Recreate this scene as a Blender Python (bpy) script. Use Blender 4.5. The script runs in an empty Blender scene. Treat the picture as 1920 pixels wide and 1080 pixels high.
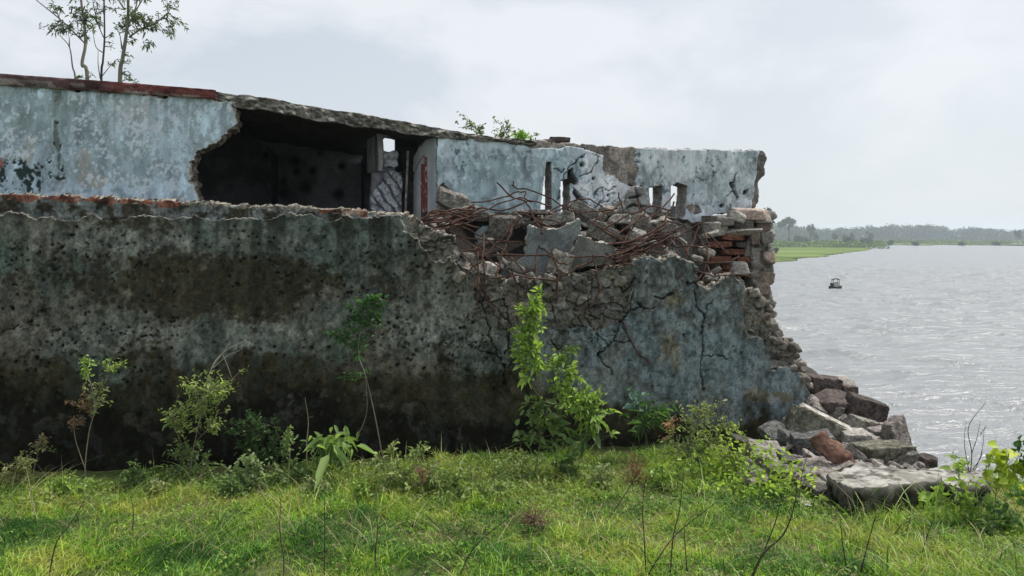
import bpy, bmesh, math
import numpy as np
from mathutils import Vector, Matrix, Euler

# ------------------------------------------------------------------ camera, sky, sun
scene = bpy.context.scene
C = scene.collection
F, CX, HY, EYE = 1440.0, 960.0, 440.0, 1.6
cam_d = bpy.data.cameras.new("camera")
cam_d.sensor_width = 36.0
cam_d.lens = F / 1920.0 * 36.0
cam_d.shift_y = -(540.0 - HY) / 1920.0
cam_d.clip_start = 0.05
cam_d.clip_end = 6000
cam = bpy.data.objects.new("camera", cam_d)
cam.location = (0, 0, EYE)
cam.rotation_euler = (math.radians(90), 0, 0)
C.objects.link(cam)
scene.camera = cam
scene.view_settings.view_transform = 'Standard'
scene.view_settings.look = 'None'
scene.view_settings.gamma = 1
scene.view_settings.exposure = 0.0
try:
    scene.cycles.volume_bounces = 1
    scene.cycles.max_bounces = 7
    scene.cycles.transparent_max_bounces = 6
except Exception:
    pass

SUN_EL, SUN_AZ = 60.0, 69.0      # azimuth from +Y towards +X
world = bpy.data.worlds.new("World")
scene.world = world
world.use_nodes = True
wn, wl = world.node_tree.nodes, world.node_tree.links
wn.clear()
wout = wn.new('ShaderNodeOutputWorld')
bg1 = wn.new('ShaderNodeBackground')
bg2 = wn.new('ShaderNodeBackground')
addw = wn.new('ShaderNodeAddShader')
sky = wn.new('ShaderNodeTexSky')
sky.sky_type = 'NISHITA'
sky.sun_disc = False
sky.sun_elevation = math.radians(SUN_EL)
sky.sun_rotation = math.radians(SUN_AZ)
sky.dust_density = 3.0
bg1.inputs[1].default_value = 0.012
wl.new(sky.outputs[0], bg1.inputs[0])
tc = wn.new('ShaderNodeTexCoord')
mp = wn.new('ShaderNodeMapping')
mp.inputs['Scale'].default_value = (1.0, 1.0, 2.1)
mp.inputs['Location'].default_value = (3.1, 0.4, 0.9)
wl.new(tc.outputs['Generated'], mp.inputs[0])
n1 = wn.new('ShaderNodeTexNoise'); n1.inputs['Scale'].default_value = 3.0; n1.inputs['Detail'].default_value = 8; n1.inputs['Roughness'].default_value = 0.53
n1.inputs['Distortion'].default_value = 0.35
wl.new(mp.outputs[0], n1.inputs['Vector'])
cr = wn.new('ShaderNodeValToRGB')
cr.color_ramp.elements[0].position = 0.43; cr.color_ramp.elements[0].color = (0.60, 0.66, 0.725, 1)
cr.color_ramp.elements[1].position = 0.57; cr.color_ramp.elements[1].color = (0.80, 0.83, 0.865, 1)
wl.new(n1.outputs['Fac'], cr.inputs[0])
sepw = wn.new('ShaderNodeSeparateXYZ'); wl.new(tc.outputs['Generated'], sepw.inputs[0])
# brighter, whiter sky towards the veiled sun (right) and low at the horizon
mr = wn.new('ShaderNodeMapRange'); mr.inputs['From Min'].default_value = -0.35; mr.inputs['From Max'].default_value = 0.65
mr.inputs['To Min'].default_value = 0.0; mr.inputs['To Max'].default_value = 0.55
wl.new(sepw.outputs['X'], mr.inputs['Value'])
mx = wn.new('ShaderNodeMixRGB'); mx.inputs[2].default_value = (0.83, 0.87, 0.89, 1)
wl.new(mr.outputs[0], mx.inputs[0]); wl.new(cr.outputs[0], mx.inputs[1])
mr2 = wn.new('ShaderNodeMapRange'); mr2.inputs['From Min'].default_value = 0.0; mr2.inputs['From Max'].default_value = 0.22
mr2.inputs['To Min'].default_value = 0.75; mr2.inputs['To Max'].default_value = 0.0
wl.new(sepw.outputs['Z'], mr2.inputs['Value'])
mx2 = wn.new('ShaderNodeMixRGB'); mx2.inputs[2].default_value = (0.735, 0.78, 0.81, 1)
wl.new(mr2.outputs[0], mx2.inputs[0]); wl.new(mx.outputs[0], mx2.inputs[1])
wl.new(mx2.outputs[0], bg2.inputs[0])
bg2.inputs[1].default_value = 1.0
wl.new(bg1.outputs[0], addw.inputs[0]); wl.new(bg2.outputs[0], addw.inputs[1])
wl.new(addw.outputs[0], wout.inputs[0])

sun_d = bpy.data.lights.new("sun", 'SUN')
sun_d.energy = 4.3
sun_d.angle = math.radians(7)
sun_d.color = (1.0, 0.955, 0.88)
sun = bpy.data.objects.new("sun", sun_d)
_el, _az = math.radians(SUN_EL), math.radians(SUN_AZ)
_sd = Vector((math.cos(_el) * math.sin(_az), math.cos(_el) * math.cos(_az), math.sin(_el)))
sun.rotation_euler = _sd.to_track_quat('Z', 'Y').to_euler()
sun.location = (0, 0, 30)
C.objects.link(sun)

# ------------------------------------------------------------------ helpers
rng = np.random.default_rng(7)

def W(px, py, Y):
    return np.array([(px - CX) / F * Y, Y, EYE + (HY - py) / F * Y])

def _hash(ix, iy, iz, seed):
    h = (ix.astype(np.int64) * 374761393 + iy.astype(np.int64) * 668265263 + iz.astype(np.int64) * 2147483647 * 3 + seed * 974634777) & 0xFFFFFFFF
    h = ((h ^ (h >> 13)) * 1274126177) & 0xFFFFFFFF
    h = ((h ^ (h >> 15)) * 2246822519) & 0xFFFFFFFF
    return ((h ^ (h >> 16)) & 0xFFFFFF) / float(0xFFFFFF)

def vnoise(x, y, seed=0):
    x = np.asarray(x, float); y = np.asarray(y, float)
    ix, iy = np.floor(x), np.floor(y)
    fx, fy = x - ix, y - iy
    fx = fx * fx * (3 - 2 * fx); fy = fy * fy * (3 - 2 * fy)
    z = np.zeros_like(ix)
    a = _hash(ix, iy, z, seed); b = _hash(ix + 1, iy, z, seed)
    c = _hash(ix, iy + 1, z, seed); d = _hash(ix + 1, iy + 1, z, seed)
    return (a * (1 - fx) + b * fx) * (1 - fy) + (c * (1 - fx) + d * fx) * fy

def fbm(x, y, seed=0, o=4, g=0.5):
    s = 0; a = 1; t = 0
    for k in range(o):
        s = s + a * vnoise(x * 2 ** k + 13.7 * k, y * 2 ** k - 7.3 * k, seed + k * 17)
        t += a; a *= g
    return s / t

def vnoise3(p, seed=0):
    ip = np.floor(p); f = p - ip; f = f * f * (3 - 2 * f)
    r = 0
    for dx in (0, 1):
        for dy in (0, 1):
            for dz in (0, 1):
                w = (f[:, 0] if dx else 1 - f[:, 0]) * (f[:, 1] if dy else 1 - f[:, 1]) * (f[:, 2] if dz else 1 - f[:, 2])
                r = r + w * _hash(ip[:, 0] + dx, ip[:, 1] + dy, ip[:, 2] + dz, seed)
    return r

def worley(x, y, seed=0):
    ix, iy = np.floor(x), np.floor(y)
    f1 = np.full(x.shape, 9.0); f2 = np.full(x.shape, 9.0); cid = np.zeros(x.shape); tl = np.zeros(x.shape)
    z = np.zeros_like(ix)
    for dx in (-1, 0, 1):
        for dy in (-1, 0, 1):
            cx, cy = ix + dx, iy + dy
            px = cx + 0.1 + 0.8 * _hash(cx, cy, z, seed); py = cy + 0.1 + 0.8 * _hash(cx, cy, z, seed + 5)
            d = np.hypot(x - px, y - py)
            n = d < f1
            f2 = np.where(n, f1, np.minimum(f2, d))
            cid = np.where(n, _hash(cx, cy, z, seed + 9), cid)
            tl = np.where(n, (x - px) * (_hash(cx, cy, z, seed + 11) - .5) + (y - py) * (_hash(cx, cy, z, seed + 12) - .6), tl)
            f1 = np.where(n, d, f1)
    return f1, f2, cid, tl

def sst(a, b, x):
    t = np.clip((x - a) / (b - a), 0, 1)
    return t * t * (3 - 2 * t)

def lerp(a, b, t):
    return a * (1 - t) + b * t

def mixc(col, c, t):
    t = np.clip(t, 0, 1)[..., None]
    return col * (1 - t) + np.array(c, float) * t

def inpoly(PX, PY, poly):
    r = np.zeros(PX.shape, bool)
    n = len(poly)
    for i in range(n):
        x0, y0 = poly[i]; x1, y1 = poly[(i + 1) % n]
        if y0 == y1:
            continue
        c = (y0 > PY) != (y1 > PY)
        r ^= c & (PX < (x1 - x0) * (PY - y0) / (y1 - y0) + x0)
    return r

def blob(PX, PY, cx, cy, rx, ry):
    return np.exp(-(((PX - cx) / rx) ** 2 + ((PY - cy) / ry) ** 2))

# ---- objects
def tag(o, label=None, cat=None, group=None, kind=None):
    if label: o['label'] = label
    if cat: o['category'] = cat
    if group: o['group'] = group
    if kind: o['kind'] = kind
    return o

def empty(name, loc=(0, 0, 0), label=None, cat=None, group=None):
    o = bpy.data.objects.new(name, None)
    o.empty_display_size = 0.2
    C.objects.link(o); o.location = loc
    return tag(o, label, cat, group)

def mk(name, v, f, mat, parent=None, col=None, smooth=True, origin=None):
    """v (n,3) world coordinates, f (m,k) or list of arrays; one mesh object"""
    v = np.asarray(v, np.float32)
    if origin is None:
        origin = np.zeros(3) if parent is not None else np.array([v[:, 0].mean(), v[:, 1].mean(), v[:, 2].min()])
    origin = np.asarray(origin, float)
    me = bpy.data.meshes.new(name)
    fl = f if isinstance(f, list) else [f]
    fl = [np.asarray(a, np.int32) for a in fl if len(a)]
    me.vertices.add(len(v))
    me.vertices.foreach_set('co', (v - origin).astype(np.float32).ravel())
    nl = sum(a.size for a in fl); nf = sum(len(a) for a in fl)
    me.loops.add(nl); me.polygons.add(nf)
    me.loops.foreach_set('vertex_index', np.concatenate([a.ravel() for a in fl]))
    st = []; s = 0
    for a in fl:
        st.append(s + np.arange(len(a)) * a.shape[1]); s += a.size
    me.polygons.foreach_set('loop_start', np.concatenate(st).astype(np.int32))
    if smooth:
        me.polygons.foreach_set('use_smooth', np.ones(nf, bool))
    me.update(calc_edges=True)
    if col is not None:
        at = me.attributes.new('Col', 'FLOAT_COLOR', 'POINT')
        c4 = np.ones((len(v), 4), np.float32); c4[:, :3] = col
        at.data.foreach_set('color', c4.ravel())
    me.materials.append(mat)
    o = bpy.data.objects.new(name, me)
    C.objects.link(o)
    o.location = origin
    if parent is not None:
        o.parent = parent
        pm = parent.matrix_world if False else Matrix.Translation(world_loc(parent))
        o.location = Vector(origin) - world_loc(parent)
    return o

def world_loc(o):
    l = Vector(o.location)
    while o.parent is not None:
        o = o.parent; l = l + Vector(o.location)
    return l

# ---- materials
def mat_new(name):
    m = bpy.data.materials.new(name); m.use_nodes = True
    nt = m.node_tree
    return m, nt.nodes, nt.links, nt.nodes['Principled BSDF']

def mat_attr(name, scale=60, var=0.45, bump=0.25, rough=0.92, dist=0.004, scale2=9):
    m, n, l, b = mat_new(name)
    a = n.new('ShaderNodeAttribute'); a.attribute_name = 'Col'
    t = n.new('ShaderNodeTexCoord')
    no = n.new('ShaderNodeTexNoise'); no.inputs['Scale'].default_value = scale; no.inputs['Detail'].default_value = 6; no.inputs['Roughness'].default_value = 0.65
    no2 = n.new('ShaderNodeTexNoise'); no2.inputs['Scale'].default_value = scale2; no2.inputs['Detail'].default_value = 5
    l.new(t.outputs['Object'], no.inputs['Vector']); l.new(t.outputs['Object'], no2.inputs['Vector'])
    r = n.new('ShaderNodeMapRange'); r.inputs['From Min'].default_value = 0.3; r.inputs['From Max'].default_value = 0.7
    r.inputs['To Min'].default_value = 1 - var; r.inputs['To Max'].default_value = 1 + var
    l.new(no.outputs['Fac'], r.inputs['Value'])
    r2 = n.new('ShaderNodeMapRange'); r2.inputs['From Min'].default_value = 0.3; r2.inputs['From Max'].default_value = 0.7
    r2.inputs['To Min'].default_value = 1 - var * 0.4; r2.inputs['To Max'].default_value = 1 + var * 0.4
    l.new(no2.outputs['Fac'], r2.inputs['Value'])
    mu = n.new('ShaderNodeMath'); mu.operation = 'MULTIPLY'; l.new(r.outputs[0], mu.inputs[0]); l.new(r2.outputs[0], mu.inputs[1])
    v = n.new('ShaderNodeVectorMath'); v.operation = 'SCALE'
    l.new(a.outputs['Color'], v.inputs[0]); l.new(mu.outputs[0], v.inputs['Scale'])
    l.new(v.outputs[0], b.inputs['Base Color'])
    bp = n.new('ShaderNodeBump'); bp.inputs['Strength'].default_value = bump; bp.inputs['Distance'].default_value = dist * 4
    l.new(no.outputs['Fac'], bp.inputs['Height']); l.new(bp.outputs[0], b.inputs['Normal'])
    b.inputs['Roughness'].default_value = rough
    b.inputs['Specular IOR Level'].default_value = 0.12
    return m

def mat_rock(name, c1, c2, scale=14, bump=1.0, rough=0.9, speck=0.5, dist=0.02):
    m, n, l, b = mat_new(name)
    t = n.new('ShaderNodeTexCoord'); oi = n.new('ShaderNodeObjectInfo')
    ad = n.new('ShaderNodeVectorMath'); ad.operation = 'ADD'
    l.new(t.outputs['Object'], ad.inputs[0]); l.new(oi.outputs['Random'], ad.inputs[1])
    no = n.new('ShaderNodeTexNoise'); no.inputs['Scale'].default_value = scale; no.inputs['Detail'].default_value = 8; no.inputs['Roughness'].default_value = 0.68
    vo = n.new('ShaderNodeTexVoronoi'); vo.inputs['Scale'].default_value = scale * 6
    nf = n.new('ShaderNodeTexNoise'); nf.inputs['Scale'].default_value = scale * 3.2; nf.inputs['Detail'].default_value = 6
    for q in (no, vo, nf): l.new(ad.outputs[0], q.inputs['Vector'])
    cr = n.new('ShaderNodeValToRGB'); cr.color_ramp.elements[0].position = 0.34; cr.color_ramp.elements[1].position = 0.66
    cr.color_ramp.elements[0].color = (*c1, 1); cr.color_ramp.elements[1].color = (*c2, 1)
    l.new(no.outputs['Fac'], cr.inputs[0])
    r = n.new('ShaderNodeMapRange'); r.inputs['From Min'].default_value = 0.32; r.inputs['From Max'].default_value = 0.68
    r.inputs['To Min'].default_value = 1 - speck; r.inputs['To Max'].default_value = 1 + speck
    l.new(nf.outputs['Fac'], r.inputs['Value'])
    r3 = n.new('ShaderNodeMapRange'); r3.inputs['To Min'].default_value = 0.8; r3.inputs['To Max'].default_value = 1.2
    l.new(oi.outputs['Random'], r3.inputs['Value'])
    mu = n.new('ShaderNodeMath'); mu.operation = 'MULTIPLY'; l.new(r.outputs[0], mu.inputs[0]); l.new(r3.outputs[0], mu.inputs[1])
    v = n.new('ShaderNodeVectorMath'); v.operation = 'SCALE'
    l.new(cr.outputs[0], v.inputs[0]); l.new(mu.outputs[0], v.inputs['Scale'])
    l.new(v.outputs[0], b.inputs['Base Color'])
    ma = n.new('ShaderNodeMath'); ma.operation = 'MULTIPLY_ADD'; ma.inputs[1].default_value = 0.35
    l.new(vo.outputs['Distance'], ma.inputs[0]); l.new(no.outputs['Fac'], ma.inputs[2])
    bp = n.new('ShaderNodeBump'); bp.inputs['Strength'].default_value = bump; bp.inputs['Distance'].default_value = dist
    l.new(ma.outputs[0], bp.inputs['Height']); l.new(bp.outputs[0], b.inputs['Normal'])
    b.inputs['Roughness'].default_value = rough
    b.inputs['Specular IOR Level'].default_value = 0.12
    return m

def mat_leaf(name, trans=0.4):
    m, n, l, b = mat_new(name)
    a = n.new('ShaderNodeAttribute'); a.attribute_name = 'Col'
    l.new(a.outputs['Color'], b.inputs['Base Color'])
    b.inputs['Roughness'].default_value = 0.55
    b.inputs['Specular IOR Level'].default_value = 0.3
    tr = n.new('ShaderNodeBsdfTranslucent')
    hs = n.new('ShaderNodeVectorMath'); hs.operation = 'MULTIPLY'; hs.inputs[1].default_value = (1.25, 1.35, 0.6)
    l.new(a.outputs['Color'], hs.inputs[0]); l.new(hs.outputs[0], tr.inputs['Color'])
    ms = n.new('ShaderNodeMixShader'); ms.inputs[0].default_value = trans
    l.new(b.outputs[0], ms.inputs[1]); l.new(tr.outputs[0], ms.inputs[2])
    l.new(ms.outputs[0], n['Material Output'].inputs['Surface'])
    return m

M_PL = mat_attr('weathered_plaster', 70, 0.42, 0.35)
M_PAINT = mat_attr('peeling_paint', 90, 0.16, 0.25)
M_CORE = mat_attr('broken_masonry', 45, 0.55, 0.6, dist=0.006)
M_SLAB = mat_attr('slab_concrete', 34, 0.35, 0.3)
M_GROUND = mat_attr('soil', 30, 0.5, 0.6)
M_CONC = mat_rock('grey_concrete', (0.11, 0.102, 0.09), (0.29, 0.27, 0.24))
M_CONCD = mat_rock('dark_concrete', (0.04, 0.04, 0.036), (0.14, 0.135, 0.122))
M_CONCB = mat_rock('pale_concrete', (0.24, 0.225, 0.2), (0.45, 0.425, 0.39), scale=11)
M_BLUEG = mat_rock('bluish_grey_concrete', (0.075, 0.077, 0.073), (0.235, 0.238, 0.228))
M_OLIVE = mat_rock('mossy_concrete', (0.055, 0.055, 0.04), (0.2, 0.19, 0.15), scale=10)
M_BROWN = mat_rock('purple_brown_brick', (0.045, 0.037, 0.034), (0.145, 0.118, 0.108), scale=16, bump=.9)
M_PINK = mat_rock('pinkish_stone', (0.12, 0.105, 0.098), (0.29, 0.255, 0.238), scale=12)
M_BRICK = mat_rock('red_brick', (0.09, 0.042, 0.032), (0.22, 0.088, 0.06), scale=18, bump=0.8)
M_TERRA = mat_rock('terracotta', (0.09, 0.05, 0.038), (0.2, 0.115, 0.085), scale=9, bump=0.5)
M_MORTAR = mat_rock('mortar', (0.25, 0.23, 0.21), (0.45, 0.42, 0.38), scale=30)
M_DARK = mat_rock('dark_shade_and_hull', (0.015, 0.016, 0.019), (0.045, 0.047, 0.053), scale=3, bump=0.3)  # near-black; on the room boxes this colour carries the deep shade
M_RUST = mat_rock('rusty_steel', (0.022, 0.016, 0.014), (0.13, 0.068, 0.05), scale=40, bump=0.3, rough=0.8)
M_LEAF = mat_leaf('leaf')
M_GRASS = mat_leaf('grass_blade', 0.35)
M_STEM = mat_attr('stem', 60, 0.3, 0.2)
M_BARK = mat_rock('bark', (0.11, 0.10, 0.085), (0.3, 0.28, 0.25), scale=5)

class Plane:
    """vertical plane through two photo columns at two distances"""
    def __init__(s, pa, ya, pb, yb):
        s.p0 = np.array([(pa - CX) / F * ya, ya]); p1 = np.array([(pb - CX) / F * yb, yb])
        s.L = np.linalg.norm(p1 - s.p0); s.d = (p1 - s.p0) / s.L
        s.n = np.array([s.d[1], -s.d[0]])
    def s_of(s, px, off=0):
        a = (px - CX) / F
        p = s.p0 + s.n * off
        return (a * p[1] - p[0]) / (s.d[0] - a * s.d[1])
    def Y(s, px, off=0):
        return s.p0[1] + s.n[1] * off + s.s_of(px, off) * s.d[1]
    def sz(s, px, py, off=0):
        return s.s_of(px, off), EYE + (HY - py) / F * s.Y(px, off)
    def P(s, S, Z, off=0):
        return np.stack([s.p0[0] + S * s.d[0] + off * s.n[0], s.p0[1] + S * s.d[1] + off * s.n[1], Z + 0 * S], -1)
    def pix(s, S, Z):
        p = s.P(S, Z)
        return CX + F * p[..., 0] / p[..., 1], HY - F * (p[..., 2] - EYE) / p[..., 1]

def grid_wall(pl, pxr, pyr, res, fn, thick, core, coat=None, parent=None, rimcol=(0.2, 0.18, 0.16), jit=0.012, zmin=None, label=None):
    """a wall panel: relief grid on a plane, real thickness, broken rim.
    core=(name,mat) gets layer 0, the rim and the back; coat=(name,mat) gets layer 1 as its child"""
    s0, s1 = pl.s_of(pxr[0]), pl.s_of(pxr[1])
    zs = [pl.sz(a, b)[1] for a in pxr for b in pyr]
    z0, z1 = min(zs), max(zs)
    if zmin is not None: z0 = zmin
    s = np.arange(s0, s1, res); z = np.arange(z0, z1, res)
    S, Z = np.meshgrid(s, z, indexing='ij')
    PX, PY = pl.pix(S, Z)
    ins, h, col, lay = fn(S, Z, PX, PY, pl)
    ns, nz = S.shape
    K = ins[:-1, :-1] & ins[1:, :-1] & ins[1:, 1:] & ins[:-1, 1:]
    idx = np.arange(ns * nz).reshape(ns, nz)
    front = pl.P(S, Z, 0)
    front[..., 0] += h * pl.n[0]; front[..., 1] += h * pl.n[1]
    front = front.reshape(-1, 3); colf = col.reshape(-1, 3)
    ii, jj = np.nonzero(K)
    quads = np.stack([idx[ii, jj], idx[ii + 1, jj], idx[ii + 1, jj + 1], idx[ii, jj + 1]], 1)
    lf = lay[ii, jj]
    def compact(v, c, f):
        u, inv = np.unique(f, return_inverse=True)
        return v[u], c[u], inv.reshape(f.shape)
    # core: layer 0 + back + rim
    hb = -thick + (fbm(S * 9, Z * 9, 77, 3) - 0.5) * 0.02
    back = pl.P(S, Z, 0); back[..., 0] += hb * pl.n[0]; back[..., 1] += hb * pl.n[1]
    back = back.reshape(-1, 3)
    NV = ns * nz
    Kp = np.zeros((ns + 1, nz + 1), bool); Kp[1:-1, 1:-1] = K   # Kp[i,j] = cell(i-1,j-1)
    e = []
    a = Kp[1:-1, :-1] != Kp[1:-1, 1:]      # edges along s at (i,j): cells (i,j-1),(i,j)
    i2, j2 = np.nonzero(a)
    e.append(np.stack([idx[i2, j2], idx[i2 + 1, j2]], 1))
    b = Kp[:-1, 1:-1] != Kp[1:, 1:-1]
    i2, j2 = np.nonzero(b)
    e.append(np.stack([idx[i2, j2], idx[i2, j2 + 1]], 1))
    e = np.concatenate(e)
    NR = max(3, int(thick / 0.025))
    layers = [front]
    fs = S.ravel(); fz = Z.ravel()
    hf = np.broadcast_to(h, S.shape).ravel(); hbf = hb.ravel()
    ue = np.unique(e)
    for k in range(1, NR):
        t = k / NR
        off = hf[ue] * (1 - t) + hbf[ue] * t
        q = fs[ue] * 28, fz[ue] * 28 
        js = (vnoise(q[0] + k * 3.7, q[1], 31) - 0.5) * 2.6 * jit
        jz = (vnoise(q[0], q[1] + k * 5.1, 37) - 0.5) * 2.6 * jit
        L = np.zeros_like(front); L[ue] = pl.P(fs[ue] + js, fz[ue] + jz, 0)
        L[ue, 0] += off * pl.n[0]; L[ue, 1] += off * pl.n[1]
        layers.append(L)
    layers.append(back)
    V = np.concatenate(layers)
    rc = np.array(rimcol)
    CC = [colf] + [np.tile(rc, (NV, 1)) * (0.55 + 0.9 * fbm(fs * 20 + k, fz * 20, 3, 3))[:, None] for k in range(1, NR)] + [colf * 0.8]
    CC = np.concatenate(CC)
    fc = [quads[lf == 0] if coat else quads]
    fc.append(quads[:, ::-1] + NR * NV)
    for k in range(NR):
        fc.append(np.stack([e[:, 0] + k * NV, e[:, 1] + k * NV, e[:, 1] + (k + 1) * NV, e[:, 0] + (k + 1) * NV], 1))
    v, c, f = compact(V, CC, np.concatenate(fc))
    o = mk(core[0], v, f, core[1], parent, c)
    if coat and (lf == 1).any():
        v, c, f = compact(front, colf, quads[lf == 1])
        mk(coat[0], v, f, coat[1], o, c)
    return o

def lip_mask(m, k=1):
    e = m.copy()
    for a in (0, 1):
        for d in range(1, k + 1):
            e &= np.roll(m, d, a) & np.roll(m, -d, a)
    return m & ~e

def carve(S, Z, pl, pts, w, warp):
    """distance mask (1 on the line, 0 at width w) to a polyline given in photo pixels"""
    out = np.zeros(S.shape)
    q = [pl.sz(*p) for p in pts]
    s, z = S[:, 0], Z[0]
    for (a, b), (c, d) in zip(q[:-1], q[1:]):
        m = w + 0.04
        i0, i1 = np.searchsorted(s, [min(a, c) - m, max(a, c) + m]); j0, j1 = np.searchsorted(z, [min(b, d) - m, max(b, d) + m])
        if i1 <= i0 or j1 <= j0: continue
        x = S[i0:i1, j0:j1] + warp[0][i0:i1, j0:j1]; y = Z[i0:i1, j0:j1] + warp[1][i0:i1, j0:j1]
        dx, dz = c - a, d - b
        t = np.clip(((x - a) * dx + (y - b) * dz) / (dx * dx + dz * dz + 1e-9), 0, 1)
        dist = np.hypot(x - a - t * dx, y - b - t * dz)
        ww = w * (0.55 + 0.9 * vnoise(x * 30, y * 30, 5))
        out[i0:i1, j0:j1] = np.maximum(out[i0:i1, j0:j1], np.clip(1 - dist / ww, 0, 1) ** 0.5)
    return out

def tube(pts, r, n=6, taper=None):
    """tube along 3-D points; r scalar or list"""
    P = np.asarray(pts, float); m = len(P)
    R = np.full(m, r) if np.isscalar(r) else np.asarray(r, float)
    T = np.gradient(P, axis=0); T /= np.linalg.norm(T, axis=1)[:, None] + 1e-9
    up = np.array([0.13, 0.97, 0.2])
    A = np.cross(T, up); A /= np.linalg.norm(A, axis=1)[:, None] + 1e-9
    B = np.cross(T, A)
    th = np.arange(n) * 2 * math.pi / n
    V = P[:, None] + R[:, None, None] * (np.cos(th)[None, :, None] * A[:, None] + np.sin(th)[None, :, None] * B[:, None])
    V = V.reshape(-1, 3)
    f = []
    for i in range(m - 1):
        for k in range(n):
            f.append((i * n + k, i * n + (k + 1) % n, (i + 1) * n + (k + 1) % n, (i + 1) * n + k))
    return V, np.array(f)

def smooth_path(pts, k=6):
    P = np.asarray(pts, float)
    if len(P) < 3:
        t = np.linspace(0, 1, k)[:, None]
        return P[0] * (1 - t) + P[-1] * t
    Q = np.vstack([2 * P[0] - P[1], P, 2 * P[-1] - P[-2]])
    out = []
    for i in range(1, len(Q) - 2):
        for u in np.linspace(0, 1, k, endpoint=False):
            a, b, c, d = Q[i - 1], Q[i], Q[i + 1], Q[i + 2]
            out.append(0.5 * ((2 * b) + (-a + c) * u + (2 * a - 5 * b + 4 * c - d) * u * u + (-a + 3 * b - 3 * c + d) * u ** 3))
    out.append(P[-1])
    return np.array(out)

class MB:
    def __init__(s): s.v = []; s.f = []; s.c = []; s.n = 0
    def add(s, v, f, col=None):
        s.v.append(v); s.f.append(np.asarray(f) + s.n); s.n += len(v)
        s.c.append(np.tile(np.array(col if col is not None else (0.3, 0.3, 0.3)), (len(v), 1)) if np.ndim(col) < 2 else col)
    def build(s, name, mat, parent=None, smooth=True, origin=None):
        return mk(name, np.concatenate(s.v), s.f, mat, parent, np.concatenate(s.c), smooth, origin)

# ---- rocks
_ico = {}
def ico(sub):
    if sub not in _ico:
        bm = bmesh.new(); bmesh.ops.create_icosphere(bm, subdivisions=sub, radius=1)
        v = np.array([x.co[:] for x in bm.verts]); f = np.array([[q.index for q in p.verts] for p in bm.faces])
        bm.free(); v /= np.linalg.norm(v, axis=1)[:, None]
        _ico[sub] = (v, f)
    return _ico[sub]

def rock_v(size, seed, sub=4, chops=4, jit=0.16, k=26, rough=0.03):
    r = np.random.default_rng(seed)
    v, f = ico(sub)
    h = np.array(size) / 2
    N = []; D = []
    for ax in range(3):
        for sg in (-1, 1):
            n = np.zeros(3); n[ax] = sg
            n = n + r.normal(0, jit, 3) * np.array([0.6, 0.6, 0.6]); n /= np.linalg.norm(n)
            N.append(n); D.append(1.0)
    for _ in range(chops):
        n = r.normal(0, 1, 3); n /= np.linalg.norm(n)
        N.append(n); D.append(np.abs(n).sum() * r.uniform(0.58, 0.82))
    N = np.array(N); D = np.array(D)
    q = np.clip(v @ N.T, 0, None) / D
    rad = (q ** k).sum(1) ** (-1.0 / k)
    p = v * rad[:, None] * h
    s0 = min(size)
    g = 3.2 / s0
    nz = vnoise3(p * g + seed, seed) * 0.6 + vnoise3(p * g * 2.7 + seed, seed + 3) * 0.3 + vnoise3(p * g * 6 + seed, seed + 6) * 0.16
    p = p + v * ((nz - 0.53) * rough * 3.2 * s0)[:, None]
    return p, f

def rotm(e):
    return np.array(Euler([math.radians(a) for a in e]).to_matrix())

def rock(name, px, py, Y, size, rot=(0, 0, 0), seed=1, mat=None, sub=4, label=None, cat=None, group=None, parent=None, **kw):
    p, f = rock_v(size, seed, sub, **kw)
    p = p @ rotm(rot).T
    c = W(px, py, Y)
    o = mk(name, p + c, f, mat or M_CONC, parent, None, True, c if parent is None else None)
    # hard chipped facets
    try:
        o.data.set_sharp_from_angle(angle=math.radians(32))
    except Exception:
        pass
    return tag(o, label, cat, group)

# ------------------------------------------------------------------ ground, water, far bank
WATER = -3.0
def land_z(X, Y):
    edge = 2.75 + 0.25 * (fbm(X * 0 + 3, Y * 0.8, 4, 3) - 0.5)
    d1 = X - edge                       # beyond right edge
    d2 = Y - (5.05 + 0.3 * (fbm(X * 0.9, X * 0 + 2, 8, 3) - 0.5) - 0.12 * np.clip(X - 3, 0, 9))
    d = np.minimum(d1, d2)
    far = np.maximum(d, X - 14)
    z = 0.05 * (fbm(X * 1.3, Y * 1.3, 2, 4) - 0.5) + 0.09 * (fbm(X * 4.5, Y * 4.5, 6, 3) - .5) * ((Y > 2) & (Y < 8) & (abs(X) < 5)) - 3.7 * sst(0.0, 2.0, far) - 0.25 * sst(-0.25, 0.3, far) * 0.5
    return z
gx = np.unique(np.concatenate([np.arange(-60, -8, 2.0), np.arange(-8, -4, 0.5), np.arange(-4, 5, 0.06), np.arange(5, 16, 0.5), np.arange(16, 40, 4.0)]))
gy = np.unique(np.concatenate([np.arange(-30, 2, 1.0), np.arange(2, 8, 0.06), np.arange(8, 16, 0.4), np.arange(16, 150, 4.0)]))
GX, GY = np.meshgrid(gx, gy, indexing='ij')
GZ = land_z(GX, GY)
v = np.stack([GX, GY, GZ], -1).reshape(-1, 3)
idx = np.arange(len(v)).reshape(GX.shape)
f = np.stack([idx[:-1, :-1], idx[1:, :-1], idx[1:, 1:], idx[:-1, 1:]], -1).reshape(-1, 4)
nn = fbm(GX * 2.2, GY * 2.2, 9, 4).reshape(-1)
gc = lerp(np.array([0.06, 0.085, 0.025]), np.array([0.12, 0.12, 0.05]), sst(0.4, 0.65, nn)[:, None])
tag(mk('ground', v, f, M_GROUND, None, gc, True, (0, 0, 0)), kind='structure')

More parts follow.
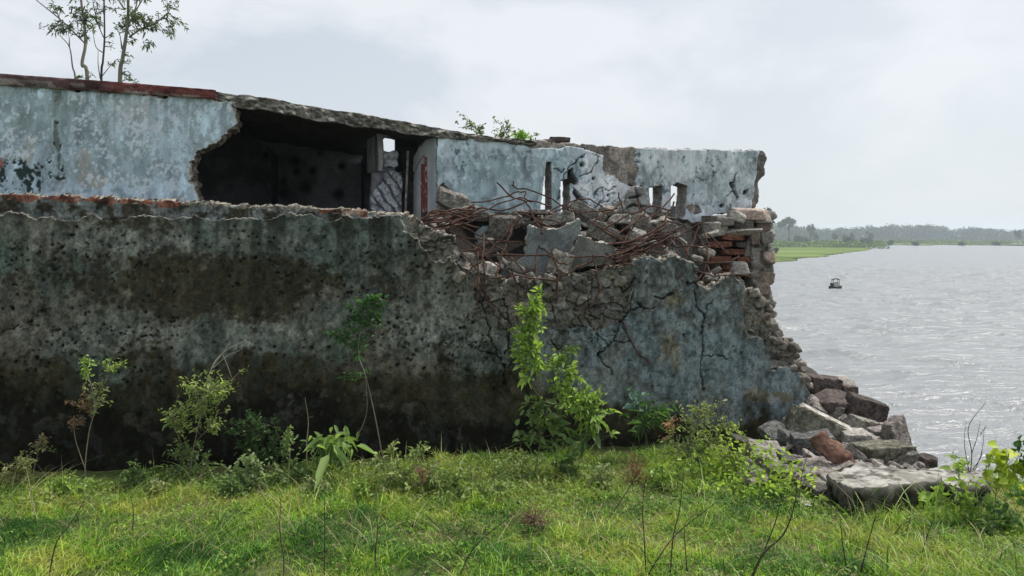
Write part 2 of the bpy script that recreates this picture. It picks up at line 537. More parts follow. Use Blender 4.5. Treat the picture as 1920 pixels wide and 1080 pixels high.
m, n, l, b = mat_new('lake_water')
t = n.new('ShaderNodeTexCoord'); mp = n.new('ShaderNodeMapping'); mp.inputs['Scale'].default_value = (0.42, 1.0, 1.0); mp.inputs['Rotation'].default_value = (0, 0, math.radians(14))
l.new(t.outputs['Object'], mp.inputs[0])
na = n.new('ShaderNodeTexNoise'); na.inputs['Scale'].default_value = 1.5; na.inputs['Detail'].default_value = 5; na.inputs['Roughness'].default_value = 0.62; na.inputs['Distortion'].default_value = 0.6
nb = n.new('ShaderNodeTexNoise'); nb.inputs['Scale'].default_value = 0.16; nb.inputs['Detail'].default_value = 4
l.new(mp.outputs[0], na.inputs['Vector']); l.new(mp.outputs[0], nb.inputs['Vector'])
bp = n.new('ShaderNodeBump'); bp.inputs['Strength'].default_value = 1.0; bp.inputs['Distance'].default_value = 0.3
ma = n.new('ShaderNodeMath'); ma.operation = 'MULTIPLY_ADD'; ma.inputs[1].default_value = 1.6
l.new(nb.outputs['Fac'], ma.inputs[0]); l.new(na.outputs['Fac'], ma.inputs[2])
l.new(ma.outputs[0], bp.inputs['Height']); l.new(bp.outputs[0], b.inputs['Normal'])
b.inputs['Base Color'].default_value = (0.21, 0.22, 0.23, 1)
b.inputs['Roughness'].default_value = 0.3
b.inputs['IOR'].default_value = 1.5
az = np.radians(np.unique(np.concatenate([np.arange(-180, 14, 3.0), np.arange(14, 36.5, 0.042), np.arange(37, 180.1, 3.0)])))
rr = np.concatenate([[1.0, 4.0], 1.0 / np.linspace(1 / 7.0, 1 / 460.0, 880), [520, 640, 900, 1300, 2000]])
AZ, RR = np.meshgrid(az, rr, indexing='ij')
WX, WY = RR * np.sin(AZ), RR * np.cos(AZ)
ca, sa = math.cos(math.radians(12)), math.sin(math.radians(12))
ux, uy = WX * ca + WY * sa, -WX * sa + WY * ca
WZ = np.zeros(WX.shape)
for wl_, am, sd in ((9, .06, 1), (4.5, .08, 2), (2.2, .085, 3), (1.15, .065, 4), (.6, .03, 5)):
    wz_ = vnoise(ux / (wl_ * 1.9) + vnoise(ux / 7, uy / 7, 9) * 1.5, uy / wl_ + vnoise(ux / 5, uy / 5, 8) * 1.2, 300 + sd)
    WZ += am * 2 * ((1 - abs(wz_ * 2 - 1)) ** 1.3 - .45)
WZ *= (1 - .75 * sst(100, 170, RR)) * sst(6, 9, RR) * (1 - sst(440, 520, RR)) * (.55 + .9 * fbm(WX / 45, WY / 45, 310, 3))
v = np.stack([WX, WY, WATER + WZ], -1).reshape(-1, 3)
idx = np.arange(len(v)).reshape(WX.shape)
f = np.stack([idx[:-1, :-1], idx[:-1, 1:], idx[1:, 1:], idx[1:, :-1]], -1).reshape(-1, 4)
tag(mk('water', v, f, m, None, None, True, (0, 0, WATER)), kind='structure')

def wp(px, py, z):
    Y = (EYE - z) * F / (py - HY)
    return np.array([(px - CX) / F * Y, Y, z])
shore = [(1200, 500), (1330, 496), (1400, 494), (1440, 493), (1470, 492), (1490, 491), (1494, 488), (1486, 486), (1500, 484.5), (1530, 483), (1552, 480.5), (1546, 479), (1575, 476), (1600, 472.5), (1632, 469.5), (1626, 466), (1618, 462.5), (1634, 460.3), (1680, 460), (1740, 460.6), (1744, 459.6), (1800, 459.8), (1870, 460.5), (1930, 461.4), (2100, 463), (2400, 468), (2900, 478)]
sp = np.array([wp(a, b_, WATER) for a, b_ in shore])
# densify with a wandering edge
sp2 = []
for a, b_ in zip(sp[:-1], sp[1:]):
    k = 10
    for u in np.linspace(0, 1, k, endpoint=False):
        q = a * (1 - u) + b_ * u
        q = q + np.array([0, (rng.random() - 0.5) * 0.02 * q[1], 0]); sp2.append(q)
sp2.append(sp[-1]); sp2 = np.array(sp2)
ring = []
kk = [0, 0.0, 3, 25, 90, 250, 700, 1200]
zz = [-0.3, 0.22, 0.36, 0.4, 0.45, 0.5, 0.6, 0.6]
for a, zq in zip(kk, zz):
    q = sp2.copy(); dirn = np.stack([q[:, 0] * 0.1 - 0 * q[:, 0], q[:, 1]], 1); dirn /= np.linalg.norm(dirn, axis=1)[:, None]
    q[:, 0] += dirn[:, 0] * a - a * 0.25; q[:, 1] += dirn[:, 1] * a; q[:, 2] = WATER + zq
    ring.append(q)
v = np.concatenate(ring); m_ = len(sp2)
f = np.array([(r * m_ + i, r * m_ + i + 1, (r + 1) * m_ + i + 1, (r + 1) * m_ + i) for r in range(len(ring) - 1) for i in range(m_ - 1)])
m, n, l, b = mat_new('marsh_grass')
t = n.new('ShaderNodeTexCoord'); mp = n.new('ShaderNodeMapping'); mp.inputs['Scale'].default_value = (0.35, 1, 1); l.new(t.outputs['Object'], mp.inputs[0])
na = n.new('ShaderNodeTexNoise'); na.inputs['Scale'].default_value = 0.06; na.inputs['Detail'].default_value = 7; l.new(mp.outputs[0], na.inputs['Vector'])
cr = n.new('ShaderNodeValToRGB'); cr.color_ramp.elements[0].position = 0.35; cr.color_ramp.elements[0].color = (0.07, 0.11, 0.03, 1)
cr.color_ramp.elements[1].position = 0.62; cr.color_ramp.elements[1].color = (0.17, 0.22, 0.07, 1)
l.new(na.outputs['Fac'], cr.inputs[0]); l.new(cr.outputs[0], b.inputs['Base Color']); b.inputs['Roughness'].default_value = 1; b.inputs['Specular IOR Level'].default_value = 0
tag(mk('far_bank', v, f, m, None, None, True, (0, 200, WATER)), kind='structure')

# ------------------------------------------------------------------ leaves and plants
def leaves(P, Dv, L, Wd, col, r, fold=0.25, droop=0.2):
    """P (n,3) bases, Dv (n,3) directions, L,Wd lengths; returns verts, faces, colours"""
    n_ = len(P)
    Dv = Dv / (np.linalg.norm(Dv, axis=1)[:, None] + 1e-9)
    rn = r.normal(0, 1, (n_, 3)) * 0.7 + np.array([0, 0, 1.0])
    A = np.cross(Dv, rn); A /= np.linalg.norm(A, axis=1)[:, None] + 1e-9
    N = np.cross(A, Dv)
    N *= np.sign(N[:, 2:3] + 1e-6)
    L = L[:, None]; Wd = Wd[:, None]
    b0 = P; tip = P + Dv * L - np.array([0, 0, 1]) * L * droop
    l1 = P + Dv * L * 0.28 + A * Wd * 0.46 + N * Wd * fold; l2 = P + Dv * L * 0.66 + A * Wd * 0.36 + N * Wd * fold * 0.6 - np.array([0, 0, 1]) * L * droop * 0.4
    r1 = P + Dv * L * 0.28 - A * Wd * 0.46 + N * Wd * fold; r2 = P + Dv * L * 0.66 - A * Wd * 0.36 + N * Wd * fold * 0.6 - np.array([0, 0, 1]) * L * droop * 0.4
    V = np.stack([b0, l1, l2, tip, r2, r1], 1).reshape(-1, 3)
    o = np.arange(n_)[:, None] * 6
    f = np.concatenate([o + np.array([0, 1, 2, 3]), o + np.array([0, 3, 4, 5])])
    return V, f, np.repeat(col, 6, 0)

def plant(name, label, cat, Y, stems, blobs, leaf=0.035, aspect=0.45, cols=((0.10, 0.17, 0.04), (0.2, 0.27, 0.07)), stemcol=(0.16, 0.15, 0.1), sr=0.004, group=None, seed=1, depth=0.5, fold=0.25, droop=0.25, twigs=True, trunk='stem', crown='foliage', bark=None, base_z=None, dens=2.4):
    """stems: polylines in photo pixels at distance Y (base first); blobs: (px,py,rx,ry,n[,cols[,leaf]])"""
    r = np.random.default_rng(seed)
    st = []
    for s_ in stems:
        dy = r.normal(0, 0.03, len(s_)).cumsum() * (0 if len(s_) < 2 else 1)
        st.append(smooth_path([W(p[0], p[1], Y + d_ - dy[0]) for p, d_ in zip(s_, dy)], 6))
    base = st[0][0].copy() if st else W(blobs[0][0], blobs[0][1], Y)
    if base_z is not None: base[2] = base_z
    root = empty(name, base, label, cat, group)
    mb = MB()
    allp = np.concatenate(st) if st else None
    for i, (P, s_) in enumerate(zip(st, stems)):
        r0 = sr * (1.0 if i == 0 else (0.75 if sr < .02 else .38))
        if len(s_) and isinstance(s_[0], tuple) and len(s_[0]) == 3: r0 = s_[0][2]
        v, f = tube(P, np.linspace(r0, r0 * 0.4, len(P)), 6)
        mb.add(v, f, stemcol)
    lm = MB()
    for B in blobs:
        cx, cy, rx, ry, nl = B[:5]; nl = int(nl * dens)
        cc = B[5] if len(B) > 5 and B[5] else cols
        lf = B[6] if len(B) > 6 else leaf
        c = W(cx, cy, Y); sx = rx / F * Y; sz_ = ry / F * Y
        ntw = max(2, nl // 9)
        g = np.clip(r.normal(0, .72, (ntw, 3)), -1.7, 1.7)
        ends = c + g * np.array([sx, max(sx, sz_) * depth, sz_])
        nl2 = nl // ntw + 1
        for e_ in ends:
            if allp is not None:
                k = np.argmin(((allp - (c * 0.45 + e_ * 0.55 - np.array([0, 0, sz_ * 0.5]))) ** 2).sum(1)); a = allp[k]
            else:
                a = c - np.array([0, 0, sz_])
            dvec = e_ - a
            if np.linalg.norm(dvec) > 0.22 and np.linalg.norm(dvec) > 0.9 * max(sx, sz_) * 1.6:
                a = e_ - dvec / np.linalg.norm(dvec) * max(sx, sz_)
            mid = (a + e_) / 2 + r.normal(0, 0.12, 3) * np.linalg.norm(dvec) * 0.5
            P = smooth_path([a, mid, e_], 4)
            if twigs:
                v, f = tube(P, np.linspace(min(sr * 0.42, .008), min(sr * 0.18, .004), len(P)), 4)
                mb.add(v, f, stemcol)
            t = r.random(nl2) ** 0.6
            ii = np.clip((t * (len(P) - 1)).astype(int), 0, len(P) - 1)
            base_p = P[ii] + r.normal(0, lf * 0.35, (nl2, 3))
            dv = (e_ - a) / (np.linalg.norm(e_ - a) + 1e-6) * 0.7 + r.normal(0, 0.75, (nl2, 3)) + np.array([0, 0, 0.15])
            L = lf * r.uniform(0.55, 1.25, nl2)
            u = r.random((nl2, 1)); cl = np.array(cc[0]) * (1 - u) + np.array(cc[1]) * u
            cl = np.clip(cl * r.uniform(0.8, 1.7, (nl2, 1)), 0, .62)
            L = L * np.exp(r.normal(0, .22, nl2))
            lm.add(*(lambda q: (q[0], q[1], q[2]))(leaves(base_p, dv, L, L * aspect, cl, r, fold, droop)))
    if mb.v: mb.build(trunk, bark or M_STEM, root)
    if lm.v: lm.build(crown, M_LEAF, root, False)
    return root

# ------------------------------------------------------------------ FRONT BOUNDARY WALL
PW = Plane(0, 5.1, 1510, 6.05)
CORE1 = [(-900, 320), (0, 364), (200, 371), (330, 377), (400, 380), (540, 387), (640, 392), (745, 398), (775, 402), (800, 425), (850, 445), (868, 475), (884, 500), (905, 514), (940, 520), (975, 530), (1010, 522), (1040, 508), (1085, 514), (1130, 506), (1180, 500), (1190, 492), (1203, 482), (1225, 478), (1245, 486), (1265, 477), (1290, 485), (1303, 498), (1306, 532), (1325, 537), (1345, 524), (1375, 517), (1392, 528), (1400, 545), (1412, 541), (1432, 552), (1438, 590), (1448, 628), (1470, 636), (1487, 655), (1500, 690), (1508, 712), (1516, 735), (1518, 1000), (-900, 1100)]
PLAST1 = [(-900, 350), (-300, 380), (-150, 392), (0, 398), (40, 402), (70, 412), (100, 409), (120, 414), (145, 418), (175, 402), (215, 416), (240, 412), (262, 403), (320, 410), (350, 408), (368, 401), (400, 410), (470, 408), (540, 400), (560, 404), (600, 411), (640, 404), (680, 409), (720, 402), (747, 403), (762, 430), (790, 455), (800, 478), (830, 487), (850, 475), (862, 500), (875, 530), (888, 562), (897, 600), (930, 585), (948, 620), (985, 640), (1030, 612), (1085, 632), (1140, 622), (1172, 585), (1190, 540), (1186, 500), (1203, 484), (1225, 480), (1245, 488), (1265, 479), (1290, 487), (1302, 500), (1304, 530), (1325, 539), (1345, 526), (1375, 519), (1390, 530), (1399, 548), (1392, 575), (1395, 604), (1400, 626), (1430, 638), (1440, 655), (1445, 690), (1465, 682), (1490, 695), (1512, 722), (1518, 740), (1514, 790), (1518, 1010), (-900, 1110)]
CR1 = [([(1188, 520), (1184, 560), (1175, 590), (1166, 603), (1155, 625), (1145, 640), (1120, 665)], .011), ([(1166, 603), (1178, 640)], .006),
       ([(1120, 665), (1135, 685), (1148, 702)], .008), ([(1145, 640), (1180, 638)], .008), ([(1118, 628), (1138, 645)], .007),
       ([(1300, 545), (1302, 575), (1318, 592), (1312, 625), (1316, 655), (1310, 690), (1318, 730)], .010), ([(1335, 560), (1318, 592)], .009),
       ([(1316, 668), (1345, 665), (1368, 675)], .006), ([(1225, 552), (1240, 560), (1260, 548)], .012), ([(1180, 580), (1200, 577), (1225, 579)], .010), ([(1198, 565), (1202, 578)], .014),
       ([(905, 560), (915, 600), (920, 640), (935, 665), (948, 690), (945, 720)], .009), ([(948, 660), (960, 610), (935, 585)], .009), ([(935, 665), (905, 660), (880, 648)], .006), ([(948, 690), (970, 670)], .008),
       ([(893, 560), (912, 578), (940, 560)], .008), ([(1290, 535), (1306, 532)], .014), ([(1208, 500), (1214, 520), (1206, 535)], .006),
       ([(0, 625), (15, 620), (40, 610)], .006), ([(1030, 640), (1045, 655), (1060, 645)], .007), ([(945, 560), (952, 590), (950, 630)], .008),
       ([(1040, 505), (1046, 530), (1030, 560), (1040, 590)], .011), ([(1100, 560), (1108, 590), (1125, 600)], .010), ([(1120, 520), (1124, 545), (1140, 540)], .009), ([(1155, 530), (1168, 550), (1180, 535)], .012)]
def f_front(S, Z, PX, PY, pl):
    w1 = fbm(S * 7, Z * 7, 1, 4) - 0.5; w2 = fbm(S * 7, Z * 7, 2, 4) - 0.5
    w3 = fbm(S * 34, Z * 34, 7, 3) - .5; w4 = fbm(S * 34, Z * 34, 8, 3) - .5
    jx, jy = PX + w1 * 16 + w3 * 10, PY + w2 * 12 + w4 * 9
    ins = inpoly(jx, jy, CORE1)
    zn = blob(PX, PY, 1030, 610, 170, 70)
    pla = inpoly(PX + w1 * (18 + 60 * zn) + w3 * 12, PY + w2 * (20 + 70 * zn) + w4 * 10, PLAST1) & ins
    big = fbm(S * 0.9, Z * 1.6, 11, 3); n1 = fbm(S * 3, Z * 3.4, 12, 5); n2 = fbm(S * 11, Z * 11, 13, 5, .6); n3 = fbm(S * 38, Z * 38, 14, 3, .6)
    h = (fbm(S * 1.6, Z * 1.6, 15, 3) - .5) * .03 + (n2 - .5) * .006 + (n3 - .5) * .0035
    # ---- plaster coat
    col = np.zeros(S.shape + (3,)) + np.array([0.182, 0.186, 0.158])
    col = mixc(col, (0.135, 0.17, 0.155), sst(.42, .62, big) * .8)
    col = mixc(col, (0.2, 0.175, 0.14), sst(.52, .7, fbm(S * 2.1, Z * 2.6, 19, 4)) * .8)
    col = mixc(col, (0.115, 0.165, 0.155), blob(PX, PY, 690, 450, 130, 70) * .85)
    col = mixc(col, (0.12, 0.18, 0.155), blob(PX, PY, -20, 470, 70, 60) * .7)
    col = mixc(col, (0.30, 0.33, 0.34), sst(.6, .74, n2 * .5 + n1 * .5) * .45)
    # lime bloom, pale
    pale = blob(PX, PY, 250, 625, 300, 35) + blob(PX, PY, 620, 625, 180, 32) + blob(PX, PY, 800, 600, 130, 60) + blob(PX, PY, 400, 455, 330, 26) + blob(PX, PY, 150, 440, 160, 40)
    col = mixc(col, (0.32, 0.335, 0.31), pale * sst(.38, .6, n1 * .4 + n2 * .6) * .8)
    # dark algae with its own ragged outline
    bias = .16 * blob(PX, PY, 230, 425, 75, 22) + .10 * blob(PX, PY, 60, 520, 90, 40) + .26 * blob(PX, PY, 420, 500, 150, 34) + .24 * blob(PX, PY, 400, 560, 130, 60) + .16 * blob(PX, PY, 560, 540, 120, 60)
    bias = bias + .12 * blob(PX, PY, 280, 420, 60, 20) + .12 * blob(PX, PY, 130, 500, 110, 30) - .2 * pale
    dk = sst(.49, .60, n1 * .34 + n2 * .42 + n3 * .24 + bias * .62)
    col = mixc(col, (0.052, 0.046, 0.024), dk * .88)
    # damp-blackened foot of the wall
    yl = np.interp(PX, [-900, 0, 300, 600, 950, 1200, 1300, 1420, 1520], [680, 670, 690, 665, 705, 755, 785, 785, 795])
    yy = PY + (n1 - .5) * 110 + (n2 - .5) * 60
    col = mixc(col, (0.044, 0.038, 0.018), sst(-20, 26, yy - yl) * .9)
    col = mixc(col, (0.010, 0.010, 0.007), sst(35, 100, yy - yl) * .88)
    col = mixc(col, (0.13, 0.12, 0.10), sst(.56, .7, n2) * sst(20, 50, yy - yl) * (1 - sst(120, 170, yy - yl)) * .5)
    # right panel: bluish, ochre patches
    rt = sst(940, 1180, PX + w1 * 200) * (1 - sst(-10, 25, yy - yl))
    col = mixc(col, (0.215, 0.245, 0.245), rt * .8)
    col = mixc(col, (0.225, 0.29, 0.32), rt * sst(.47, .56, n1 * .5 + n2 * .5 + .05 * blob(PX, PY, 1300, 620, 160, 70)) * sst(545, 580, PY + w2 * 60) * .85)
    och = blob(PX, PY, 1255, 655, 38, 70) + blob(PX, PY, 1410, 735, 24, 24) + blob(PX, PY, 1262, 560, 34, 20) + .7 * blob(PX, PY, 1345, 585, 25, 20) + blob(PX, PY, 1460, 745, 40, 16)
    col = mixc(col, (0.26, 0.215, 0.125), sst(.53, .66, och * .42 + n2 * .4 + n3 * .18 - .04) * .75)
    col = mixc(col, (0.12, 0.14, 0.14), inpoly(jx, jy, [(1190, 470), (1305, 470), (1305, 540), (1290, 545), (1280, 556), (1230, 555), (1190, 545)]) * .75 * sst(.3, .5, n1))
    col = mixc(col, (0.21, 0.22, 0.2), inpoly(PX + w1 * 14, PY, [(1312, 500), (1415, 500), (1395, 640), (1385, 570), (1345, 545), (1330, 552)]) * .8)
    # upper strip: older bare render above the scar line, bricks at the very top
    und = ins & ~pla & (PX < 770)
    hh = np.where(pla, .028 - .02 * zn, 0.0)
    cu = np.zeros(S.shape + (3,)) + np.array([0.24, 0.265, 0.265])
    cu = mixc(cu, (0.07, 0.065, 0.05), sst(.46, .6, n2))
    top = np.interp(PX, [a for a, b_ in CORE1[:9]], [b_ for a, b_ in CORE1[:9]])
    brick = (PY - top < 12 + w1 * 22) & (vnoise(S * 3.1, S * 0, 41) > .47 - .12 * ((PX > 400) & (PX < 740)))
    u = np.mod(S, .24); joint = (u < .018)
    cu = mixc(cu, (0.36, 0.13, 0.085), (brick & ~joint) * (0.6 + .5 * n3))
    cu = mixc(cu, (0.1, 0.06, 0.045), (brick & ~joint) * sst(.54, .62, n2) * .8)
    cu = mixc(cu, (0.35, 0.32, 0.28), (PY - top < 4 + 14 * (n2 - .35)) * .8 * ~brick)
    conc = und & (PX > 625) & (PX < 740)
    cu = mixc(cu, (0.36, 0.33, 0.28), (und & (PX > 640) & (n2 > .45)) * .7)
    h = h + np.where(und, (n2 - .5) * .03 - brick * joint * .012, 0)
    # exposed rubble masonry
    ex = ins & ~pla & ~und
    wx, wz = S * 13 + w1 * 1.6, Z * 13 + w2 * 1.6
    f1, f2, cid, tl = worley(wx * .62 + w1 * 1.2, wz * .74 + w2 * 1.2, 3)
    g1, g2, gid, _t = worley(S * 34 + w1 * 3, Z * 34 + w2 * 3, 8)
    gap = np.clip((f2 - f1) / (.03 + .10 * n1), 0, 1)
    hc = -.026 + .009 * gap + .020 * cid + tl * .10 + (n2 - .5) * .055 + .006 * np.clip((g2 - g1) / .2, 0, 1) + (n3 - .5) * .012 - .03 * (1 - gap) * (n1 > .52)
    cc = np.zeros(S.shape + (3,)) + np.array([0.17, 0.165, 0.145])
    cc = mixc(cc, (0.25, 0.24, 0.21), cid)
    cc = mixc(cc, (0.10, 0.095, 0.08), sst(.55, .7, n1) * .5)
    cc = mixc(cc, (0.27, 0.17, 0.13), (gid > .86) * .5)
    cc = mixc(cc, (.16, .155, .14), sst(.45, .62, n2)); cc = cc * (0.8 + .2 * gap[..., None]) * (1 + 1.2 * (fbm(S * 26, Z * 26, 161, 3, .6) - .5))[..., None]
    col = np.where(und[..., None], cu, col); col = np.where(ex[..., None], cc, col)
    h = h + hh + np.where(ex, hc, 0)
    # feathered lip of broken plaster: pale fresh edge
    lc = fbm(S * 17, Z * 13, 141, 4, .62); lc2 = fbm(S * 42, Z * 34, 143, 3, .6); stv = fbm(S * 16, Z * 1.6, 145, 4)
    mod = (1 + 1.3 * (lc - .5) + 1.5 * (lc2 - .5)) * (1 + .9 * (stv - .5))
    col = np.where((pla | und)[..., None], col * np.clip(mod, .3, 1.9)[..., None], col)
    fl = sst(.56, .61, lc * .6 + lc2 * .4) * pla * (PX > 950) * (yy < yl)
    col = mixc(col, (.32, .38, .40), fl * .7)
    col = mixc(col, (.05, .06, .055), sst(.60, .66, fbm(S * 21, Z * 15, 147, 4, .6)) * pla * np.where(PX > 950, .3, .5))
    # water streaks running down from the wall head
    topx = np.interp(PX, [a for a, b_ in CORE1[:9]], [b_ for a, b_ in CORE1[:9]])
    col = mixc(col, (.035, .036, .028), sst(.52, .66, fbm(S * 11, Z * .8, 149, 4)) * np.exp(-np.clip(PY - topx - 20, 0, 999) / 90) * pla * (PX < 780) * .85)
    lp = lip_mask(pla, 1) * sst(.44, .54, fbm(S * 9, Z * 9, 181, 4, .65)) * (zn < .35)
    col = mixc(col, (.5, .47, .41), lp * .8)
    # cracks: carved, with dirt and the grooves' missing shade in the colour
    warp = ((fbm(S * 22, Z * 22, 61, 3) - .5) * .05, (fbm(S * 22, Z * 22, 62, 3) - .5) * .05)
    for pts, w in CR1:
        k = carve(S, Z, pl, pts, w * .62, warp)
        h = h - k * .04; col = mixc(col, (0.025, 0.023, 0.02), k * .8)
    # hairline crazing in the broken middle
    a1, a2, _ = worley(S * 6 + w1 * 2, Z * 6 + w2 * 2, 21)[:3]
    zone = blob(PX, PY, 900, 660, 90, 60) + blob(PX, PY, 1060, 600, 130, 60)
    k = (1 - np.clip((a2 - a1) / .035, 0, 1)) * (zone > .45) * pla
    h = h - k * .02; col = mixc(col, (0.03, 0.03, 0.026), k * .7)
    # pock marks
    r = np.random.default_rng(5); s_, z_ = S[:, 0], Z[0]; res = s_[1] - s_[0]
    bands = [(0, 520, 440, 510, 120), (-60, 780, 430, 720, 330), (60, 330, 600, 700, 100), (640, 960, 590, 690, 170), (520, 880, 430, 560, 150), (-700, 0, 420, 700, 200), (900, 1420, 600, 730, 22), (1190, 1500, 500, 560, 16), (0, 950, 600, 800, 90)]
    for x0, x1, y0, y1, k in bands:
        c0 = r.uniform(x0, x1, k), r.uniform(y0, y1, k)
        for q in range(k):
            px, py = c0[0][q], c0[1][q]
            if q % 3 == 0 and q > 2:
                px, py = c0[0][q - 1] + r.normal(0, 14), c0[1][q - 1] + r.normal(0, 9)
            a, b_ = pl.sz(px, py); R = r.uniform(.0045, .0125) * (1.5 if r.random() < .12 else 1)
            i0, i1 = np.searchsorted(s_, [a - R * 2, a + R * 2]); j0, j1 = np.searchsorted(z_, [b_ - R * 2, b_ + R * 2])
            if i1 <= i0 or j1 <= j0: continue
            an = r.uniform(0, 3.14); dx = S[i0:i1, j0:j1] - a; dz = Z[i0:i1, j0:j1] - b_
            e1 = dx * math.cos(an) + dz * math.sin(an); e2 = -dx * math.sin(an) + dz * math.cos(an)
            d = np.hypot(e1 / R, e2 / (R * r.uniform(.5, .9))) + (n3[i0:i1, j0:j1] - .5) * 1.0
            mk_ = np.clip(1.35 - d, 0, 1) * r.uniform(.45, 1) * pla[i0:i1, j0:j1]
            h[i0:i1, j0:j1] -= mk_ * .020
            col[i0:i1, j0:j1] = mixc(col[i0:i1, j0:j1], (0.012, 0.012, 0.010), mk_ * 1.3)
    return ins, h, col * np.where(pla | und, .62, .8)[..., None], pla.astype(int)

bw = empty('boundary_wall', PW.P(np.array(PW.s_of(700)), np.array(0.0)), 'long low boundary wall of mouldy pock-marked grey plaster, breached in the middle', 'wall')
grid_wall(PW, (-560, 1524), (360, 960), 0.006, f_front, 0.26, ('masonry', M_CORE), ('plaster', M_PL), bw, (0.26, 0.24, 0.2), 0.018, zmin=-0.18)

# broken thick end of the wall: rough stones bonded in mortar
st = MB(); r = np.random.default_rng(21)
endl = [(1395, 545), (1405, 600), (1425, 632), (1452, 660), (1470, 690), (1500, 715)]
outl = [(1436, 555), (1440, 600), (1452, 630), (1486, 650), (1500, 690), (1512, 728)]
for k in range(150):
    t = r.random() * 5; i = int(t); u = t - i
    a = np.array(endl[i]) * (1 - u) + np.array(endl[i + 1]) * u; b_ = np.array(outl[i]) * (1 - u) + np.array(outl[i + 1]) * u
    w = r.uniform(0.2, 1.0); p = a * (1 - w) + b_ * w + r.normal(0, 3, 2)
    s_ = r.uniform(.04, .1)
    v, f = rock_v((s_, s_ * r.uniform(.7, 1.2), s_ * r.uniform(.55, .9)), int(r.integers(1e6)), 3, rough=.05)
    v = v @ rotm(r.uniform(-30, 30, 3)).T + W(p[0], p[1], PW.Y(p[0]) + r.uniform(0.02, .26))
    g = r.random()
    st.add(v, f, np.array(lerp(np.array([.10, .088, .075]), np.array([.26, .235, .205]), g)))
st.build('broken_end_stones', M_CORE, bw)
# ragged stones of the exposed core along the breach lip
st = MB()
lip = [(858, 470), (870, 500), (890, 520), (940, 528), (985, 535), (1040, 515), (1100, 515), (1180, 503)]
for k in range(26):
    t = r.random() * 7; i = int(t); u = t - i
    p = np.array(lip[i]) * (1 - u) + np.array(lip[i + 1]) * u + np.array([r.normal(0, 6), r.uniform(-8, 45)])
    s_ = r.uniform(.04, .11)
    v, f = rock_v((s_, s_, s_ * r.uniform(.55, .9)), int(r.integers(1e6)), 3, rough=.05)
    v = v @ rotm(r.uniform(-30, 30, 3)).T + W(p[0], p[1], PW.Y(p[0]) + r.uniform(0.0, .06))
    st.add(v, f, lerp(np.array([.08, .073, .06]), np.array([.22, .2, .17]), r.random()))
st.build('exposed_stones', M_CORE, bw)

